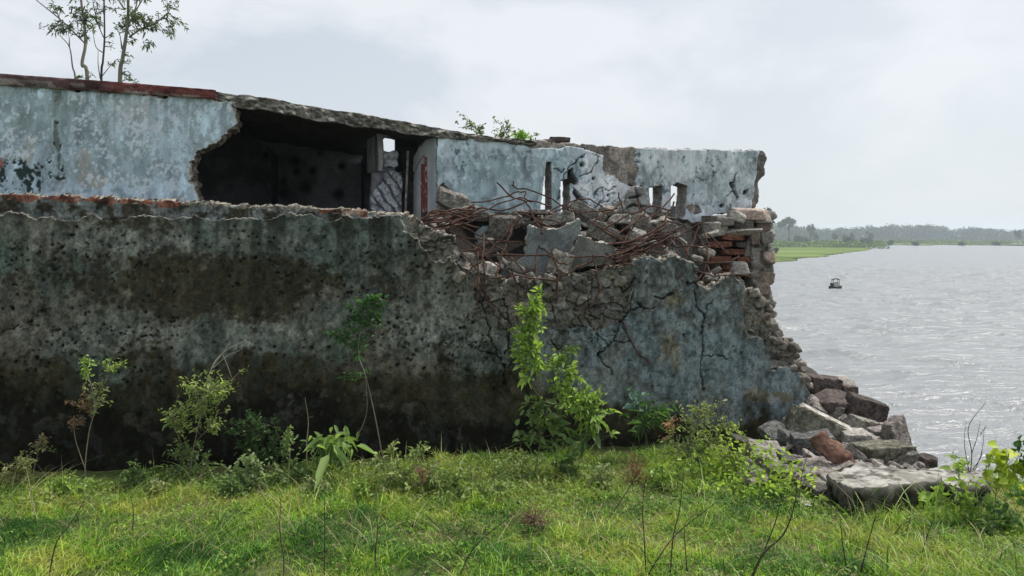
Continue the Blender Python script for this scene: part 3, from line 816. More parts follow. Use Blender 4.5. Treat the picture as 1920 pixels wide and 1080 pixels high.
# ------------------------------------------------------------------ RUINED BUILDING BEHIND
PU = Plane(0, 5.85, 1440, 7.25)
bd = empty('ruined_building', PU.P(np.array(PU.s_of(700)), np.array(0.0)), 'roofed ruin with peeling pale blue walls and a dark open room, behind the boundary wall', 'ruined building')
U1 = [(-900, 90), (0, 158), (405, 184), (446, 193), (444, 215), (443, 240), (430, 247), (412, 262), (398, 273), (376, 281), (364, 296), (359, 322), (368, 345), (373, 372), (376, 1000), (-900, 1200)]
def paint_base(S, Z, seed):
    n1 = fbm(S * 3.2, Z * 3.2, seed, 5, .55); n2 = fbm(S * 13, Z * 9, seed + 1, 5, .62); n3 = fbm(S * 40, Z * 34, seed + 2, 3, .6)
    sk = fbm(S * 20, Z * 2.2, seed + 3, 4)
    return n1, n2, n3, sk
def f_left(S, Z, PX, PY, pl):
    w1 = fbm(S * 9, Z * 9, 1, 4) - .5; w2 = fbm(S * 9, Z * 9, 2, 4) - .5
    w3 = fbm(S * 34, Z * 34, 7, 3) - .5; w4 = fbm(S * 34, Z * 34, 8, 3) - .5
    ins = inpoly(PX + w1 * 12 + w3 * 12, PY + w2 * 12 + w4 * 12, U1)
    pla = inpoly(PX + 4 + w1 * 22 + w3 * 14, PY + w2 * 20 + w4 * 12, U1) & ins
    n1, n2, n3, sk = paint_base(S, Z, 101)
    col = np.zeros(S.shape + (3,)) + np.array([.41, .52, .59])
    patch = sst(.475, .53, n1 * .26 + n2 * .40 + n3 * .19 + sk * .15 + .10 * blob(PX, PY, 240, 310, 110, 40) + .09 * blob(PX, PY, 60, 200, 80, 60) + .08 * blob(PX, PY, 110, 260, 25, 90) - .08 * blob(PX, PY, 150, 360, 300, 12) - .05 * blob(PX, PY, 330, 300, 50, 60))
    col = mixc(col, (.25, .325, .345), patch * .9)
    col = col * (1 + 1.0 * (fbm(S * 19, Z * 8, 151, 4, .6) - .5) + .9 * (sk - .5))[..., None]
    col = mixc(col, (.40, .41, .43), blob(PX, PY, 275, 215, 55, 38) * sst(.4, .5, n1 * .5 + n2 * .5) * .8)
    col = mixc(col, (.34, .32, .27), sst(.45, .62, (blob(PX, PY, 160, 295, 22, 25) + blob(PX, PY, 175, 340, 45, 18) + blob(PX, PY, 55, 280, 14, 45)) * (n2 + .3)) * .7)
    col = mixc(col, (.55, .62, .68), sst(.55, .60, n2 * .5 + n3 * .5) * .75)
    col = mixc(col, (.20, .25, .26), sst(.575, .62, fbm(S * 24, Z * 16, 107, 4, .65)) * .6)
    top = np.interp(PX, [-900, 0, 405, 446], [90, 160, 186, 196])
    drip = sst(.5, .62, sk + .16 * blob(PX, PY, 112, 250, 9, 110) + .18 * blob(PX, PY, 116, 180, 12, 20)) * (np.exp(-(PY - top) / 16) * .8 + blob(PX + (n1 - .5) * 40, PY, 112, 250, 7, 95) * (.3 + 1.5 * sst(.45, .6, n2)))
    col = mixc(col, (.055, .075, .06), np.clip(drip, 0, 1) * .85)
    col = mixc(col, (.13, .17, .165), sst(.53, .64, fbm(S * 26, Z * 1.1, 171, 4)) * np.exp(-np.clip(PY - top, 0, 999) / 70) * .6)
    sp = sst(.60, .66, n2 * .55 + n3 * .45 + .12 * blob(PX, PY, 40, 330, 60, 30)) * (blob(PX, PY, 50, 330, 75, 36) + .7 * blob(PX, PY, 110, 260, 18, 60))
    col = mixc(col, (.03, .045, .045), sst(.3, .5, sp))
    col = mixc(col, (.28, .09, .06), (blob(PX, PY, 3, 307, 6, 12) > .5) * .8)
    h = np.where(pla, .018, 0) + (fbm(S * 2, Z * 2, 5, 3) - .5) * .012 - patch * .002 + (n3 - .5) * .0016 - sst(.3, .5, sp) * .008
    col = mixc(col, (.62, .62, .6), lip_mask(pla, 1) * .6)
    core = np.zeros(S.shape + (3,)) + np.array([.24, .21, .19]); core = mixc(core, (.42, .40, .37), n2)
    h = h + np.where(pla, 0, (n2 - .5) * .05)
    return ins, h, np.where(pla[..., None], col * 1.2, core), pla.astype(int)
grid_wall(PU, (-700, 452), (150, 460), 0.0075, f_left, 0.2, ('wall', M_CORE), ('plaster', M_PAINT), bd, (.26, .23, .2), .02, zmin=-0.1)

U2 = [(819, 257), (838, 252), (880, 253), (930, 259), (985, 263), (1005, 262), (1090, 271), (1190, 276), (1250, 279), (1340, 279), (1420, 282), (1433, 285), (1440, 296), (1435, 312), (1437, 328), (1424, 340), (1421, 365), (1424, 378), (1417, 392), (1385, 398), (1350, 402), (1336, 404), (1322, 416), (1300, 419), (1288, 413), (1268, 411), (1262, 600), (819, 600)]
SL = [[(1024, 304), (1033, 304), (1032, 440), (1006, 440), (1014, 380), (1021, 327)], [(1051, 337), (1067, 337), (1066, 440), (1050, 440)],
      [(1216, 350), (1240, 349), (1239, 440), (1220, 420)], [(1257, 350), (1268, 342), (1287, 349), (1283, 405), (1270, 411), (1266, 440), (1256, 440)]]
NOPL = [[(955, 266), (1000, 260), (1090, 268), (1192, 272), (1190, 291), (1135, 292), (1108, 285), (1085, 278), (1060, 277), (1000, 279)],
        [(1130, 290), (1187, 289), (1193, 318), (1188, 340), (1192, 352), (1172, 346), (1150, 331), (1136, 330), (1128, 317)],
        [(1062, 318), (1072, 312), (1076, 330), (1086, 344), (1084, 347), (1066, 345), (1063, 332)], [(1074, 352), (1083, 358), (1096, 378), (1094, 386), (1082, 381), (1076, 366)],
        [(1285, 388), (1297, 384), (1310, 386), (1314, 397), (1305, 403), (1290, 402)], [(1423, 270), (1450, 270), (1450, 400), (1410, 400), (1412, 370), (1415, 340), (1418, 305)], [(820, 358), (832, 343), (847, 358), (870, 400), (890, 440), (800, 440), (819, 376)],
        [(1365, 343), (1374, 342), (1378, 352), (1383, 370), (1378, 375), (1372, 358)], [(1393, 356), (1404, 353), (1400, 362), (1392, 364)]]
CR2 = [([(1096, 290), (1072, 308), (1060, 322), (1052, 345), (1046, 375)], .010), ([(1108, 290), (1122, 293), (1118, 305), (1106, 322), (1086, 332)], .007), ([(1374, 342), (1379, 325)], .012), ([(1360, 368), (1372, 358)], .010),
       ([(1366, 385), (1374, 397), (1380, 402)], .011), ([(1152, 350), (1140, 358), (1128, 352), (1115, 362)], .008), ([(1128, 352), (1132, 370), (1120, 385)], .009), ([(1180, 348), (1192, 355), (1200, 352)], .010),
       ([(1096, 378), (1110, 392), (1120, 385), (1140, 375)], .009), ([(1150, 376), (1165, 400)], .009), ([(1190, 352), (1182, 372), (1200, 392)], .009), ([(1305, 312), (1306, 325)], .006), ([(1040, 318), (1050, 322), (1058, 316)], .009)]
def f_right(S, Z, PX, PY, pl):
    w1 = fbm(S * 10, Z * 10, 1, 4) - .5; w2 = fbm(S * 10, Z * 10, 2, 4) - .5
    ins = inpoly(PX + w1 * 8, PY + w2 * 6, U2)
    for q in SL: ins &= ~inpoly(PX + w1 * 2, PY, q)
    pla = inpoly(PX + w1 * 4 + 1, PY + w2 * 4 - 1.5, U2) & ins
    for q in NOPL: pla &= ~inpoly(PX + w1 * 12, PY + w2 * 10, q)
    n1, n2, n3, sk = paint_base(S, Z, 201)
    col = np.zeros(S.shape + (3,)) + np.array([.43, .52, .58])
    lf = 1 - sst(1085, 1100, PX)
    g = n1 * .24 + n2 * .38 + n3 * .23 + sk * .15
    p1 = sst(.43, .50, g + .10 * sst(285, 310, PY) * lf - .10 * (1 - sst(268, 290, PY)) - .10 * blob(PX, PY, 850, 320, 30, 20))
    col = mixc(col, (.235, .31, .33), p1 * lf * .9)
    col = mixc(col, (.30, .39, .42), lf * sst(330, 380, PY) * .5)
    col = mixc(col, (.49, .52, .555), (1 - lf) * .9)
    WP = [(1096, 292), (1128, 292), (1128, 318), (1150, 333), (1172, 350), (1196, 362), (1212, 400), (1100, 415), (1066, 385), (1072, 352), (1100, 330)]
    col = mixc(col, (.57, .59, .62), inpoly(PX + w1 * 14, PY + w2 * 14, WP) * .9)
    p2 = sst(.53, .56, g + .10 * blob(PX, PY, 1215, 330, 22, 14) + .10 * blob(PX, PY, 1330, 350, 60, 30) + .09 * blob(PX, PY, 1300, 345, 30, 20) + .07 * blob(PX, PY, 1400, 310, 20, 60)) * (1 - lf)
    col = mixc(col, (.27, .32, .345), p2 * .8)
    col = mixc(col, (.08, .11, .12), sst(.60, .64, n2 * .5 + n3 * .5) * (blob(PX, PY, 1290, 330, 90, 50) + blob(PX, PY, 1230, 300, 60, 30) + .8 * blob(PX, PY, 860, 300, 40, 40) + .5) * .75)
    h = np.where(pla, .022, 0) + (fbm(S * 2, Z * 2, 5, 3) - .5) * .014 - (p1 + p2) * .0015 + (n3 - .5) * .0015
    core = np.zeros(S.shape + (3,)) + np.array([.19, .17, .155]); core = mixc(core, (.34, .30, .27), sst(.4, .6, n2)); core = mixc(core, (.10, .095, .09), sst(.5, .65, n1) * .6)
    core = mixc(core, (.30, .215, .17), sst(270, 290, 290 - abs(PY - 272) * 1.0) * 0)
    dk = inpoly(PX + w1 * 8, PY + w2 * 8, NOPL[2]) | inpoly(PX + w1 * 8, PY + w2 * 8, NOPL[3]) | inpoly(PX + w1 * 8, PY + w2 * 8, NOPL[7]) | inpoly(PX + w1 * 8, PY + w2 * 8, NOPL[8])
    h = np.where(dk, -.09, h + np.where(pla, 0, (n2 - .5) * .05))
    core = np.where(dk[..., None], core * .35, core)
    col = col * (1 + 1.3 * (fbm(S * 19, Z * 10, 251, 4, .6) - .5) + .6 * (sk - .5))[..., None]
    col = mixc(col, (.52, .60, .66), sst(.57, .61, fbm(S * 22, Z * 17, 207, 4, .65)) * .5)
    col = np.where(pla[..., None], col * 1.15, core)
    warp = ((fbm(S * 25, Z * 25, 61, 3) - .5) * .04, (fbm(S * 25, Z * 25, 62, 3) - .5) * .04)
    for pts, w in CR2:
        k = carve(S, Z, pl, pts, w * .6, warp); h = h - k * .05; col = mixc(col, (.03, .03, .035), k * .7)  # crack tint: dirt plus shade the relief is too coarse to give
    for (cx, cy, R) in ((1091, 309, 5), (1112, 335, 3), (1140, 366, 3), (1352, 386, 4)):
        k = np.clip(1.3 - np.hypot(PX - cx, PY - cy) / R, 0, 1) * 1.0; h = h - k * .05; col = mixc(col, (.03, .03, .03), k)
    # crazed, broken render in the panel between the slits
    a1, a2, _ = worley(S * 9 + w1 * 2, Z * 9 + w2 * 2, 33)[:3]
    zone = blob(PX, PY, 1140, 365, 60, 30) + .5 * n1 > .62
    k = (1 - np.clip((a2 - a1) / .022, 0, 1)) * zone * pla
    h = h - k * .03; col = mixc(col, (.05, .05, .055), k * .7)
    return ins, h, col, pla.astype(int)
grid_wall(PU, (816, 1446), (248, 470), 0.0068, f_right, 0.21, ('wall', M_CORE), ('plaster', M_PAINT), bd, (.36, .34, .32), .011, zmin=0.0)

# white pillar face with the red stripe (end of the right wall, seen obliquely)
ya = PU.Y(819)
PP = Plane(774, ya + 0.42, 819, ya + 0.004)
PIL = [(775, 292), (780, 285), (786, 272), (797, 262), (806, 254), (820, 252), (822, 700), (774, 700)]
def f_pil(S, Z, PX, PY, pl):
    w1 = fbm(S * 10, Z * 10, 1, 4) - .5; w2 = fbm(S * 10, Z * 10, 2, 4) - .5
    ins = inpoly(PX, PY + w2 * 6, PIL)
    pla = inpoly(PX - 2 + w1 * 3, PY - 4 + w2 * 10, PIL) & ins
    n1, n2, n3, sk = paint_base(S, Z, 301)
    col = np.zeros(S.shape + (3,)) + np.array([.50, .52, .54])
    col = mixc(col, (.36, .42, .46), sst(806, 812, PX) * .8)
    col = mixc(col, (.38, .38, .37), sst(.5, .6, n2) * .4)
    stripe = (PX + w1 * 3 > 791) & (PX + w1 * 3 < 804) & (PY + w2 * 8 > 296 + (PX < 797) * 12)
    col = mixc(col, (.24, .068, .062), stripe * sst(.34, .44, n2 * .5 + n3 * .5))
    h = np.where(pla, .012, 0) + (n3 - .5) * .002
    core = np.zeros(S.shape + (3,)) + np.array([.22, .2, .18])
    k = carve(S, Z, pl, [(776, 330), (782, 312), (790, 300), (797, 290)], .012, (w1 * .03, w2 * .03)); h = h - k * .03; col = mixc(col, (.05, .05, .05), k * .8)  # dark crack tint adds dirt and groove shade to the relief
    return ins, h, np.where(pla[..., None], col, core), pla.astype(int)
grid_wall(PP, (774, 819.3), (248, 470), 0.0065, f_pil, 0.16, ('pillar', M_CORE), ('plaster', M_PAINT), bd, (.3, .28, .26), .008, zmin=0.0)

# roof slab, swept along the wall, sagging; rough front edge
topl = [(-900, 62), (0, 141), (200, 155), (400, 171), (445, 178), (520, 188), (600, 203), (700, 218), (780, 234), (860, 249), (930, 258), (1010, 266)]
botl = [(-900, 80), (0, 159), (200, 172), (400, 185), (445, 203), (500, 209), (560, 221), (620, 232), (690, 241), (760, 252), (860, 262), (930, 268), (1010, 274)]
s0, s1 = PU.s_of(-700), PU.s_of(1005)
ss = np.arange(s0, s1, .012)
pxs = PU.pix(ss, ss * 0 + 2)[0]
def zline(L):
    y = np.interp(pxs, [a for a, _ in L], [b_ for _, b_ in L]); p = PU.P(ss, ss * 0)
    return EYE + (HY - y) / F * p[:, 1]
zt, zb = zline(topl), zline(botl)
broken = sst(400, 415, pxs)[:, None]
prof = []; NF = 14
DEP = 2.5
dsc = (1 - .80 * sst(700, 712, pxs))
for k, off in enumerate([-DEP, -1.5, -.6, -.15]): prof.append((off, 0.0))
for k in range(NF + 1): prof.append((None, k / NF))
for off in [-.04, -.15, -.4, -.8, -1.5, -DEP]: prof.append((off, 1.0))
V = np.zeros((len(ss), len(prof), 3)); CCl = np.zeros((len(ss), len(prof), 3))
for k, (off, t) in enumerate(prof):
    z = zt * (1 - t) + zb * t
    q = fbm(ss * 14, ss * 0 + t * 2.2, 51, 5, .6) - .5; q2 = fbm(ss * 5, ss * 0 + t, 52, 3) - .5
    o_ = (.02 + broken[:, 0] * (.05 * q2 + .11 * q + .015) ) if off is None else (off * dsc if abs(off) > .05 else np.full(len(ss), off))
    if off is not None and abs(off) > .05: z = z + (fbm(ss * 2, ss * 0 + off, 3, 3) - .5) * .01
    z = z + broken[:, 0] * (fbm(ss * 11, ss * 0 + k * .0, 54, 4) - .5) * .03 * (1 if t > .5 else -.5)
    P_ = PU.P(ss, z); V[:, k] = P_; V[:, k, 0] += o_ * PU.n[0]; V[:, k, 1] += o_ * PU.n[1]
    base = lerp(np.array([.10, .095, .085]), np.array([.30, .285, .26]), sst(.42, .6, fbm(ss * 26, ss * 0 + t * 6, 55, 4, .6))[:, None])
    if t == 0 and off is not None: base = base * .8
    if t == 1.0: base = lerp(np.array([.03, .031, .034]), np.array([.075, .076, .08]), fbm(ss * 4, ss * 0 + (off or 0) * 4, 56, 4)[:, None])  # underside coloured far darker than the edge, room shade put in
    CCl[:, k] = base
idx = np.arange(len(ss) * len(prof)).reshape(len(ss), len(prof))
f = np.stack([idx[:-1, :-1], idx[1:, :-1], idx[1:, 1:], idx[:-1, 1:]], -1).reshape(-1, 4)
fb = np.stack([idx[:-1, -1], idx[1:, -1], idx[1:, 0], idx[:-1, 0]], -1)
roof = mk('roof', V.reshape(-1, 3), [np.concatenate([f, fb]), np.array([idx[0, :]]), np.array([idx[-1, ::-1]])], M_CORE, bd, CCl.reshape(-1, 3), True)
# red-painted fascia board on the intact part of the roof edge
V = []; Cc = []
sel = np.nonzero(pxs < 406)[0]
for i in sel:
    s_ = ss[i]; end = sst(396, 406, pxs[i])
    for k in range(7):
        t = k / 6
        z = zt[i] + .004 - t * (zt[i] - zb[i] + .012)
        off = .05 + .003 * (vnoise(np.array(s_ * 30), np.array(t * 4), 4) - .5) * 4 - (.012 * t if t > .8 else 0)
        p = PU.P(np.array(s_), np.array(z)); V.append([p[0] + off * PU.n[0], p[1] + off * PU.n[1], p[2]])
        a = float(fbm(np.array(s_ * 7), np.array(t * 1.5), 71, 4)); b2 = float(fbm(np.array(s_ * 9), np.array(t * 2.0 + 9), 72, 4))
        c = np.array([.125, .055, .052]); c = lerp(c, np.array([.165, .058, .054]), float(sst(180, 260, pxs[i])))
        c = lerp(c, np.array([.115, .075, .078]), float(1 - sst(120, 240, pxs[i])) * .8)
        c = lerp(c, np.array([.36, .33, .31]), float(sst(.52, .6, b2)) * (t > .45) * .7); c = lerp(c, c * .5, float(sst(.5, .65, a)))
        V.append([p[0] + .022 * PU.n[0], p[1] + .022 * PU.n[1], p[2]]) if k in (0, 6) else None
        Cc.append(c)
        if k in (0, 6): Cc.append(c)
V = np.array(V); m_ = len(V) // len(sel); idx = np.arange(len(V)).reshape(len(sel), m_)
order = [1, 0, 2, 3, 4, 5, 6, 7, 8]
idx = idx[:, order]
f = np.stack([idx[:-1, :-1], idx[1:, :-1], idx[1:, 1:], idx[:-1, 1:]], -1).reshape(-1, 4)
mk('fascia', V, [f, np.array([idx[-1]])], M_PL, roof, np.array(Cc))

# inside of the room
def box_pl(name, pl, sa, sb, o0, o1, z0, z1, mat, parent, hole=None):
    c = [pl.P(np.array(s_), np.array(z_), o_) for s_ in (sa, sb) for o_ in (o0, o1) for z_ in (z0, z1)]
    v = np.array(c); f = np.array([[0, 1, 3, 2], [4, 6, 7, 5], [0, 4, 5, 1], [2, 3, 7, 6], [0, 2, 6, 4], [1, 5, 7, 3]])
    return mk(name, v, f, mat, parent, np.tile([.1, .1, .1], (8, 1)), False)
PB = Plane(0, 8.0, 1440, 9.4)
HOLE = [(708, 200), (752, 200), (752, 292), (708, 292)]
def f_back(S, Z, PX, PY, pl):
    w1 = fbm(S * 9, Z * 9, 1, 3) - .5; w2 = fbm(S * 9, Z * 9, 2, 3) - .5
    pw = pl.P(S, Z); su = (pw[..., 0] - PU.p0[0]) * PU.d[0] + (pw[..., 1] - PU.p0[1]) * PU.d[1]
    ins = (PX < 800) & ~inpoly(PX + w1 * 8, PY + w2 * 8, HOLE) & (Z < np.interp(su, ss, zb) + .03)
    n1 = fbm(S * 3, Z * 3, 401, 5); n2 = fbm(S * 14, Z * 14, 402, 4)
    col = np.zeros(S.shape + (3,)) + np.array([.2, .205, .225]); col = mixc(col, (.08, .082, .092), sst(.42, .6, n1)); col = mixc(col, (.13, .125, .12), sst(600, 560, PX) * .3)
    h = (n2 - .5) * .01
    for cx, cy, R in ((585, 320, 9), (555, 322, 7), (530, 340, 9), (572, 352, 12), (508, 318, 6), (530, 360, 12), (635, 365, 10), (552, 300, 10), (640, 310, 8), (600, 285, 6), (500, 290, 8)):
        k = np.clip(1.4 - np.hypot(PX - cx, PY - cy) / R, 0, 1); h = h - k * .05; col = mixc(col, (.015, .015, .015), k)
    return ins, h, col, np.zeros(S.shape, int)
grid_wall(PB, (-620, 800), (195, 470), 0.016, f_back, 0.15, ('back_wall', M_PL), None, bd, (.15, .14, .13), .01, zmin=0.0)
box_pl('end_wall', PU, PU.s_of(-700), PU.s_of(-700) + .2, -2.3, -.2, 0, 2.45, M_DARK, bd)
box_pl('added_dark_panel', PU, PU.s_of(749), PU.s_of(800), -.62, -.44, 0, 2.53, M_DARK, bd)  # dark box added so the area beside the gap stays in shade
box_pl('added_shading_wall', PU, PU.s_of(690), PU.s_of(690) + .1, -2.3, -.85, 0, 2.42, M_DARK, bd)  # added to run the partition back and keep light out of the room
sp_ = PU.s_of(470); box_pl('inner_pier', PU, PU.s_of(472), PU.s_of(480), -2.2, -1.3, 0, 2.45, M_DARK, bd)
# partition whose broken face shows beside the gap
zq = PU.sz(700, 246)[1]
def part_fn(S, Z, PX, PY, pl):
    w2 = fbm(S * 12, Z * 12, 2, 4) - .5
    ins = inpoly(PX, PY + w2 * 8, [(680, 240), (720, 240), (720, 317), (705, 322), (690, 324), (680, 322)])
    col = np.zeros(S.shape + (3,)) + np.array([.27, .28, .285]); col = mixc(col, (.13, .13, .13), sst(.45, .6, fbm(S * 8, Z * 3, 5, 4)))
    return ins, (w2) * .01, col, np.zeros(S.shape, int)
Yp = PU.Y(716) + .25
grid_wall(Plane(688, Yp + .55, 708, Yp), (688, 708), (240, 330), .01, part_fn, .05, ('partition', M_PL), None, bd, (.3, .3, .3), .008)
PF = Plane(700, Yp + .02, 760, Yp + .08)
FR = [[(708, 238), (748, 238), (747, 250), (736, 251), (724, 256), (717, 263), (714, 280), (716, 316), (708, 317)], [(716, 281), (727, 285), (744, 283), (747, 290), (746, 311), (738, 315), (730, 311), (720, 317), (716, 300)],
      [(718, 324), (734, 318), (752, 323), (754, 337), (756, 440), (698, 440), (696, 368), (703, 353), (715, 343)]]
def f_fr(S, Z, PX, PY, pl):
    w1 = fbm(S * 12, Z * 12, 1, 4) - .5; w2 = fbm(S * 12, Z * 12, 2, 4) - .5
    a = PX + w1 * 5; b_ = PY + w2 * 5
    ins = inpoly(a, b_, FR[0]) | inpoly(a, b_, FR[1]) | inpoly(a, b_, FR[2])
    n2 = fbm(S * 30, Z * 30, 9, 4, .6)
    col = np.zeros(S.shape + (3,)) + np.array([.40, .43, .46]); col = mixc(col, (.2, .21, .23), sst(.45, .6, n2))
    gr = np.sin((PX * .75 - PY * .52) * .42 + w1 * 3)
    k = sst(.55, .85, gr) * (PY > 320)
    col = mixc(col, (.07, .075, .085), k * .85)
    return ins, (n2 - .5) * .02 - k * .018, col, np.zeros(S.shape, int)
grid_wall(PF, (694, 760), (243, 430), .0065, f_fr, .09, ('broken_partition', M_CORE), None, bd, (.3, .3, .31), .012)
v, f = tube([W(765, 283, Yp + .1), W(763, 330, Yp + .1), W(760, 405, Yp + .1)], .011, 8); mk('pipe', v, f, M_CONC, bd)
# stack of bricks left on the wall head
for q, (x, y, w, hh) in enumerate(((1050, 262, 38, 9), (1035, 266, 34, 8))):
    rock('loose_brick', x, y, PU.Y(x) + .12, (w / F * 7, .11, hh / F * 7), (0, 0, 6 * q), 40 + q, M_BROWN, 4, ('brown brick at the top of the right wall, by the roof bush' if q == 0 else 'low broken brick bedded just left of the brown top brick'), 'brick', chops=1, jit=.04, k=30)

# masonry pier under the right end of the building: courses of brick, stones, dark recess
PR = Plane(1250, 6.75, 1450, 7.0)
pier = mk('pier_core', *(lambda: (np.array([PR.P(np.array(PR.s_of(a)), np.array(z_), o_) for a in (1338, 1424) for o_ in (-.12, -.55) for z_ in (-.6, EYE + (HY - 404) / F * 6.9)]), np.array([[0, 1, 3, 2], [4, 6, 7, 5], [0, 4, 5, 1], [2, 3, 7, 6], [0, 2, 6, 4], [1, 5, 7, 3]])))(), M_CONCD, bd, None, False)
r = np.random.default_rng(31)
for row in range(6):
    y = 446 + row * 13.5; off = 0 if row % 2 else 24
    for k in range(4):
        x = 1322 + off + k * 50 - 24
        if x > 1402 or x < 1342: continue
        Yb = PR.Y(x) + .02 + r.uniform(-.015, .015)
        rock('brick', x, y + r.uniform(-1, 1), Yb, (.215, .1, .052), (0, r.uniform(-2, 2), 8), 60 + row * 5 + k, M_BRICK if r.random() < .85 else M_BROWN, 3, parent=pier, chops=1, jit=.03, k=30, rough=.02)
st = MB()
def addst(mb, px, py, Y, size, rot, seed, c, sub=3, **kw):
    v, f = rock_v(size, seed, sub, **kw); v = v @ rotm(rot).T + W(px, py, Y); mb.add(v, f, np.array(c))
K = F / 6.9
rows = [(1405, 402, 62, 18, .40), (1382, 408, 34, 16, .36), (1425, 410, 34, 20, .30), (1395, 420, 46, 16, .16), (1430, 426, 36, 22, .15), (1350, 414, 34, 18, .17), (1345, 428, 40, 20, .34), (1390, 434, 70, 10, .3), (1412, 446, 20, 22, .22), (1432, 444, 26, 18, .2),
        (1425, 462, 36, 20, .24), (1412, 478, 22, 22, .2), (1436, 484, 24, 26, .2), (1418, 496, 26, 20, .2), (1434, 508, 26, 20, .22), (1410, 512, 22, 18, .18), (1425, 526, 34, 22, .22), (1440, 470, 14, 14, .2), (1407, 530, 20, 16, .18), (1378, 502, 36, 22, .4), (1420, 542, 30, 18, .22), (1436, 555, 20, 20, .22), (1340, 520, 34, 16, .3), (1402, 462, 18, 30, .17)]
for q, (x, y, w, hh, g) in enumerate(rows):
    c = np.array([g, g * .93, g * .85]); c = c if q % 4 else c * np.array([1.05, .9, .85])
    addst(st, x, y, PR.Y(x) + .04 + r.uniform(-.04, .06), (w / K, r.uniform(.12, .24), hh / K * 1.15), (r.uniform(-12, 12), r.uniform(-10, 10), r.uniform(-20, 20)), 300 + q, c, 4, rough=.05)
for q in range(60):
    y = r.uniform(404, 640); x = r.uniform(1404, 1449 if y < 450 else 1441); g = r.uniform(.13, .28)
    x += np.interp(y, [400, 560, 640], [0, 0, 14])
    addst(st, x, y, PR.Y(x) + .12 + r.uniform(0, .2), (r.uniform(.06, .13), .12, r.uniform(.05, .1)), r.uniform(-25, 25, 3), 400 + q, (g, g * .92, g * .84), 3, rough=.05)
st.build('stones', M_CORE, pier)
# black panel added behind the gap to stand for its deep shade
box_pl('void_shade_panel', PU, PU.s_of(1292), PU.s_of(1400), -1.1, -.95, -.6, EYE + (HY - 380) / F * 7.2, M_DARK, bd)

# ------------------------------------------------------------------ REBAR in the breach
R5 = [[(932, 345), (963, 368), (989, 384), (999, 407), (1015, 431), (1019, 440)], [(960, 341), (966, 350), (1020, 367), (1059, 389), (1087, 405), (1077, 418)], [(885, 381), (947, 370), (976, 358), (985, 363), (984, 379)],
      [(893, 390), (942, 393), (978, 383), (1000, 376)], [(761, 444), (844, 441), (921, 451), (1030, 453)], [(818, 420), (859, 444), (906, 477), (947, 508)], [(820, 412), (851, 418), (895, 438), (934, 464), (968, 493), (989, 521)],
      [(973, 405), (942, 444), (908, 480), (872, 516)], [(858, 425), (853, 472)], [(906, 436), (906, 485), (911, 537), (919, 560)], [(854, 473), (885, 470), (903, 467)], [(919, 479), (1015, 476), (1035, 485), (1064, 498)],
      [(1015, 438), (1007, 475), (1002, 519)], [(916, 521), (960, 518), (1046, 524)], [(1051, 519), (1103, 490), (1124, 477)], [(1070, 480), (1140, 480)], [(898, 532), (916, 568), (930, 596), (942, 615)], [(985, 521), (986, 555)],
      [(1113, 418), (1140, 398), (1167, 380)], [(1158, 360), (1172, 397)], [(1195, 377), (1203, 397)], [(1267, 365), (1223, 403), (1157, 437)], [(1262, 380), (1247, 413), (1220, 443)], [(1103, 410), (1147, 440), (1197, 477)],
      [(1113, 420), (1160, 444), (1200, 470)], [(1098, 440), (1113, 458), (1147, 483), (1190, 500)], [(1147, 480), (1220, 452), (1280, 430)], [(1153, 493), (1200, 470), (1247, 450), (1282, 442)], [(1133, 500), (1190, 482), (1233, 460)],
      [(1240, 415), (1287, 427), (1320, 460), (1327, 483), (1310, 523)], [(1257, 460), (1300, 462), (1335, 463)], [(1320, 433), (1328, 463), (1328, 510)], [(1327, 440), (1367, 477)], [(1296, 490), (1360, 492), (1375, 488), (1384, 479)],
      [(1303, 507), (1347, 517), (1390, 514), (1407, 518)], [(1260, 450), (1272, 477)], [(1270, 448), (1293, 480)], [(1167, 603), (1183, 640), (1205, 668), (1223, 683)], [(1120, 470), (1180, 462), (1230, 440)], [(1125, 425), (1165, 452), (1210, 480)],
      [(1090, 398), (1120, 396), (1160, 392)], [(1040, 398), (1062, 388), (1075, 396)], [(850, 430), (900, 408), (960, 402), (1030, 412), (1075, 440)], [(880, 470), (930, 452), (990, 458), (1040, 475)], [(930, 520), (945, 470), (960, 430), (975, 410)], [(1150, 500), (1170, 455), (1190, 420), (1210, 398)], [(1000, 412), (1060, 440), (1110, 470), (1160, 490)], [(840, 450), (880, 490), (905, 530), (912, 565)], [(1240, 470), (1275, 440), (1300, 425), (1330, 420)], [(1270, 520), (1285, 480), (1300, 450), (1310, 425)], [(890, 455), (900, 520), (893, 575)], [(1035, 470), (1048, 520), (1040, 572)], [(960, 505), (972, 560), (968, 600)], [(1110, 480), (1122, 530), (1118, 570)], [(845, 420), (905, 395), (975, 372), (1035, 388)], [(1000, 430), (1040, 392), (1095, 372), (1130, 388)], [(1130, 430), (1175, 405), (1225, 388), (1262, 398)]]
r = np.random.default_rng(41)
for k in range(17):   # the tangled bundle lying on the wall head
    y0 = 402 + r.uniform(-3, 22); x1 = r.uniform(850, 905); y1 = 382 + r.uniform(0, 44)
    R5.append([(745 + r.uniform(0, 30), y0), (785 + r.uniform(-10, 10), y0 + r.uniform(2, 12)), (825 + r.uniform(-10, 10), y0 - r.uniform(-8, 8)), (x1, y1)])
for k in range(11):
    a = r.uniform(1120, 1180); b_ = r.uniform(455, 500)
    R5.append([(a, b_), (a + 50, b_ - r.uniform(5, 22)), (a + r.uniform(80, 120), b_ - r.uniform(15, 50))])
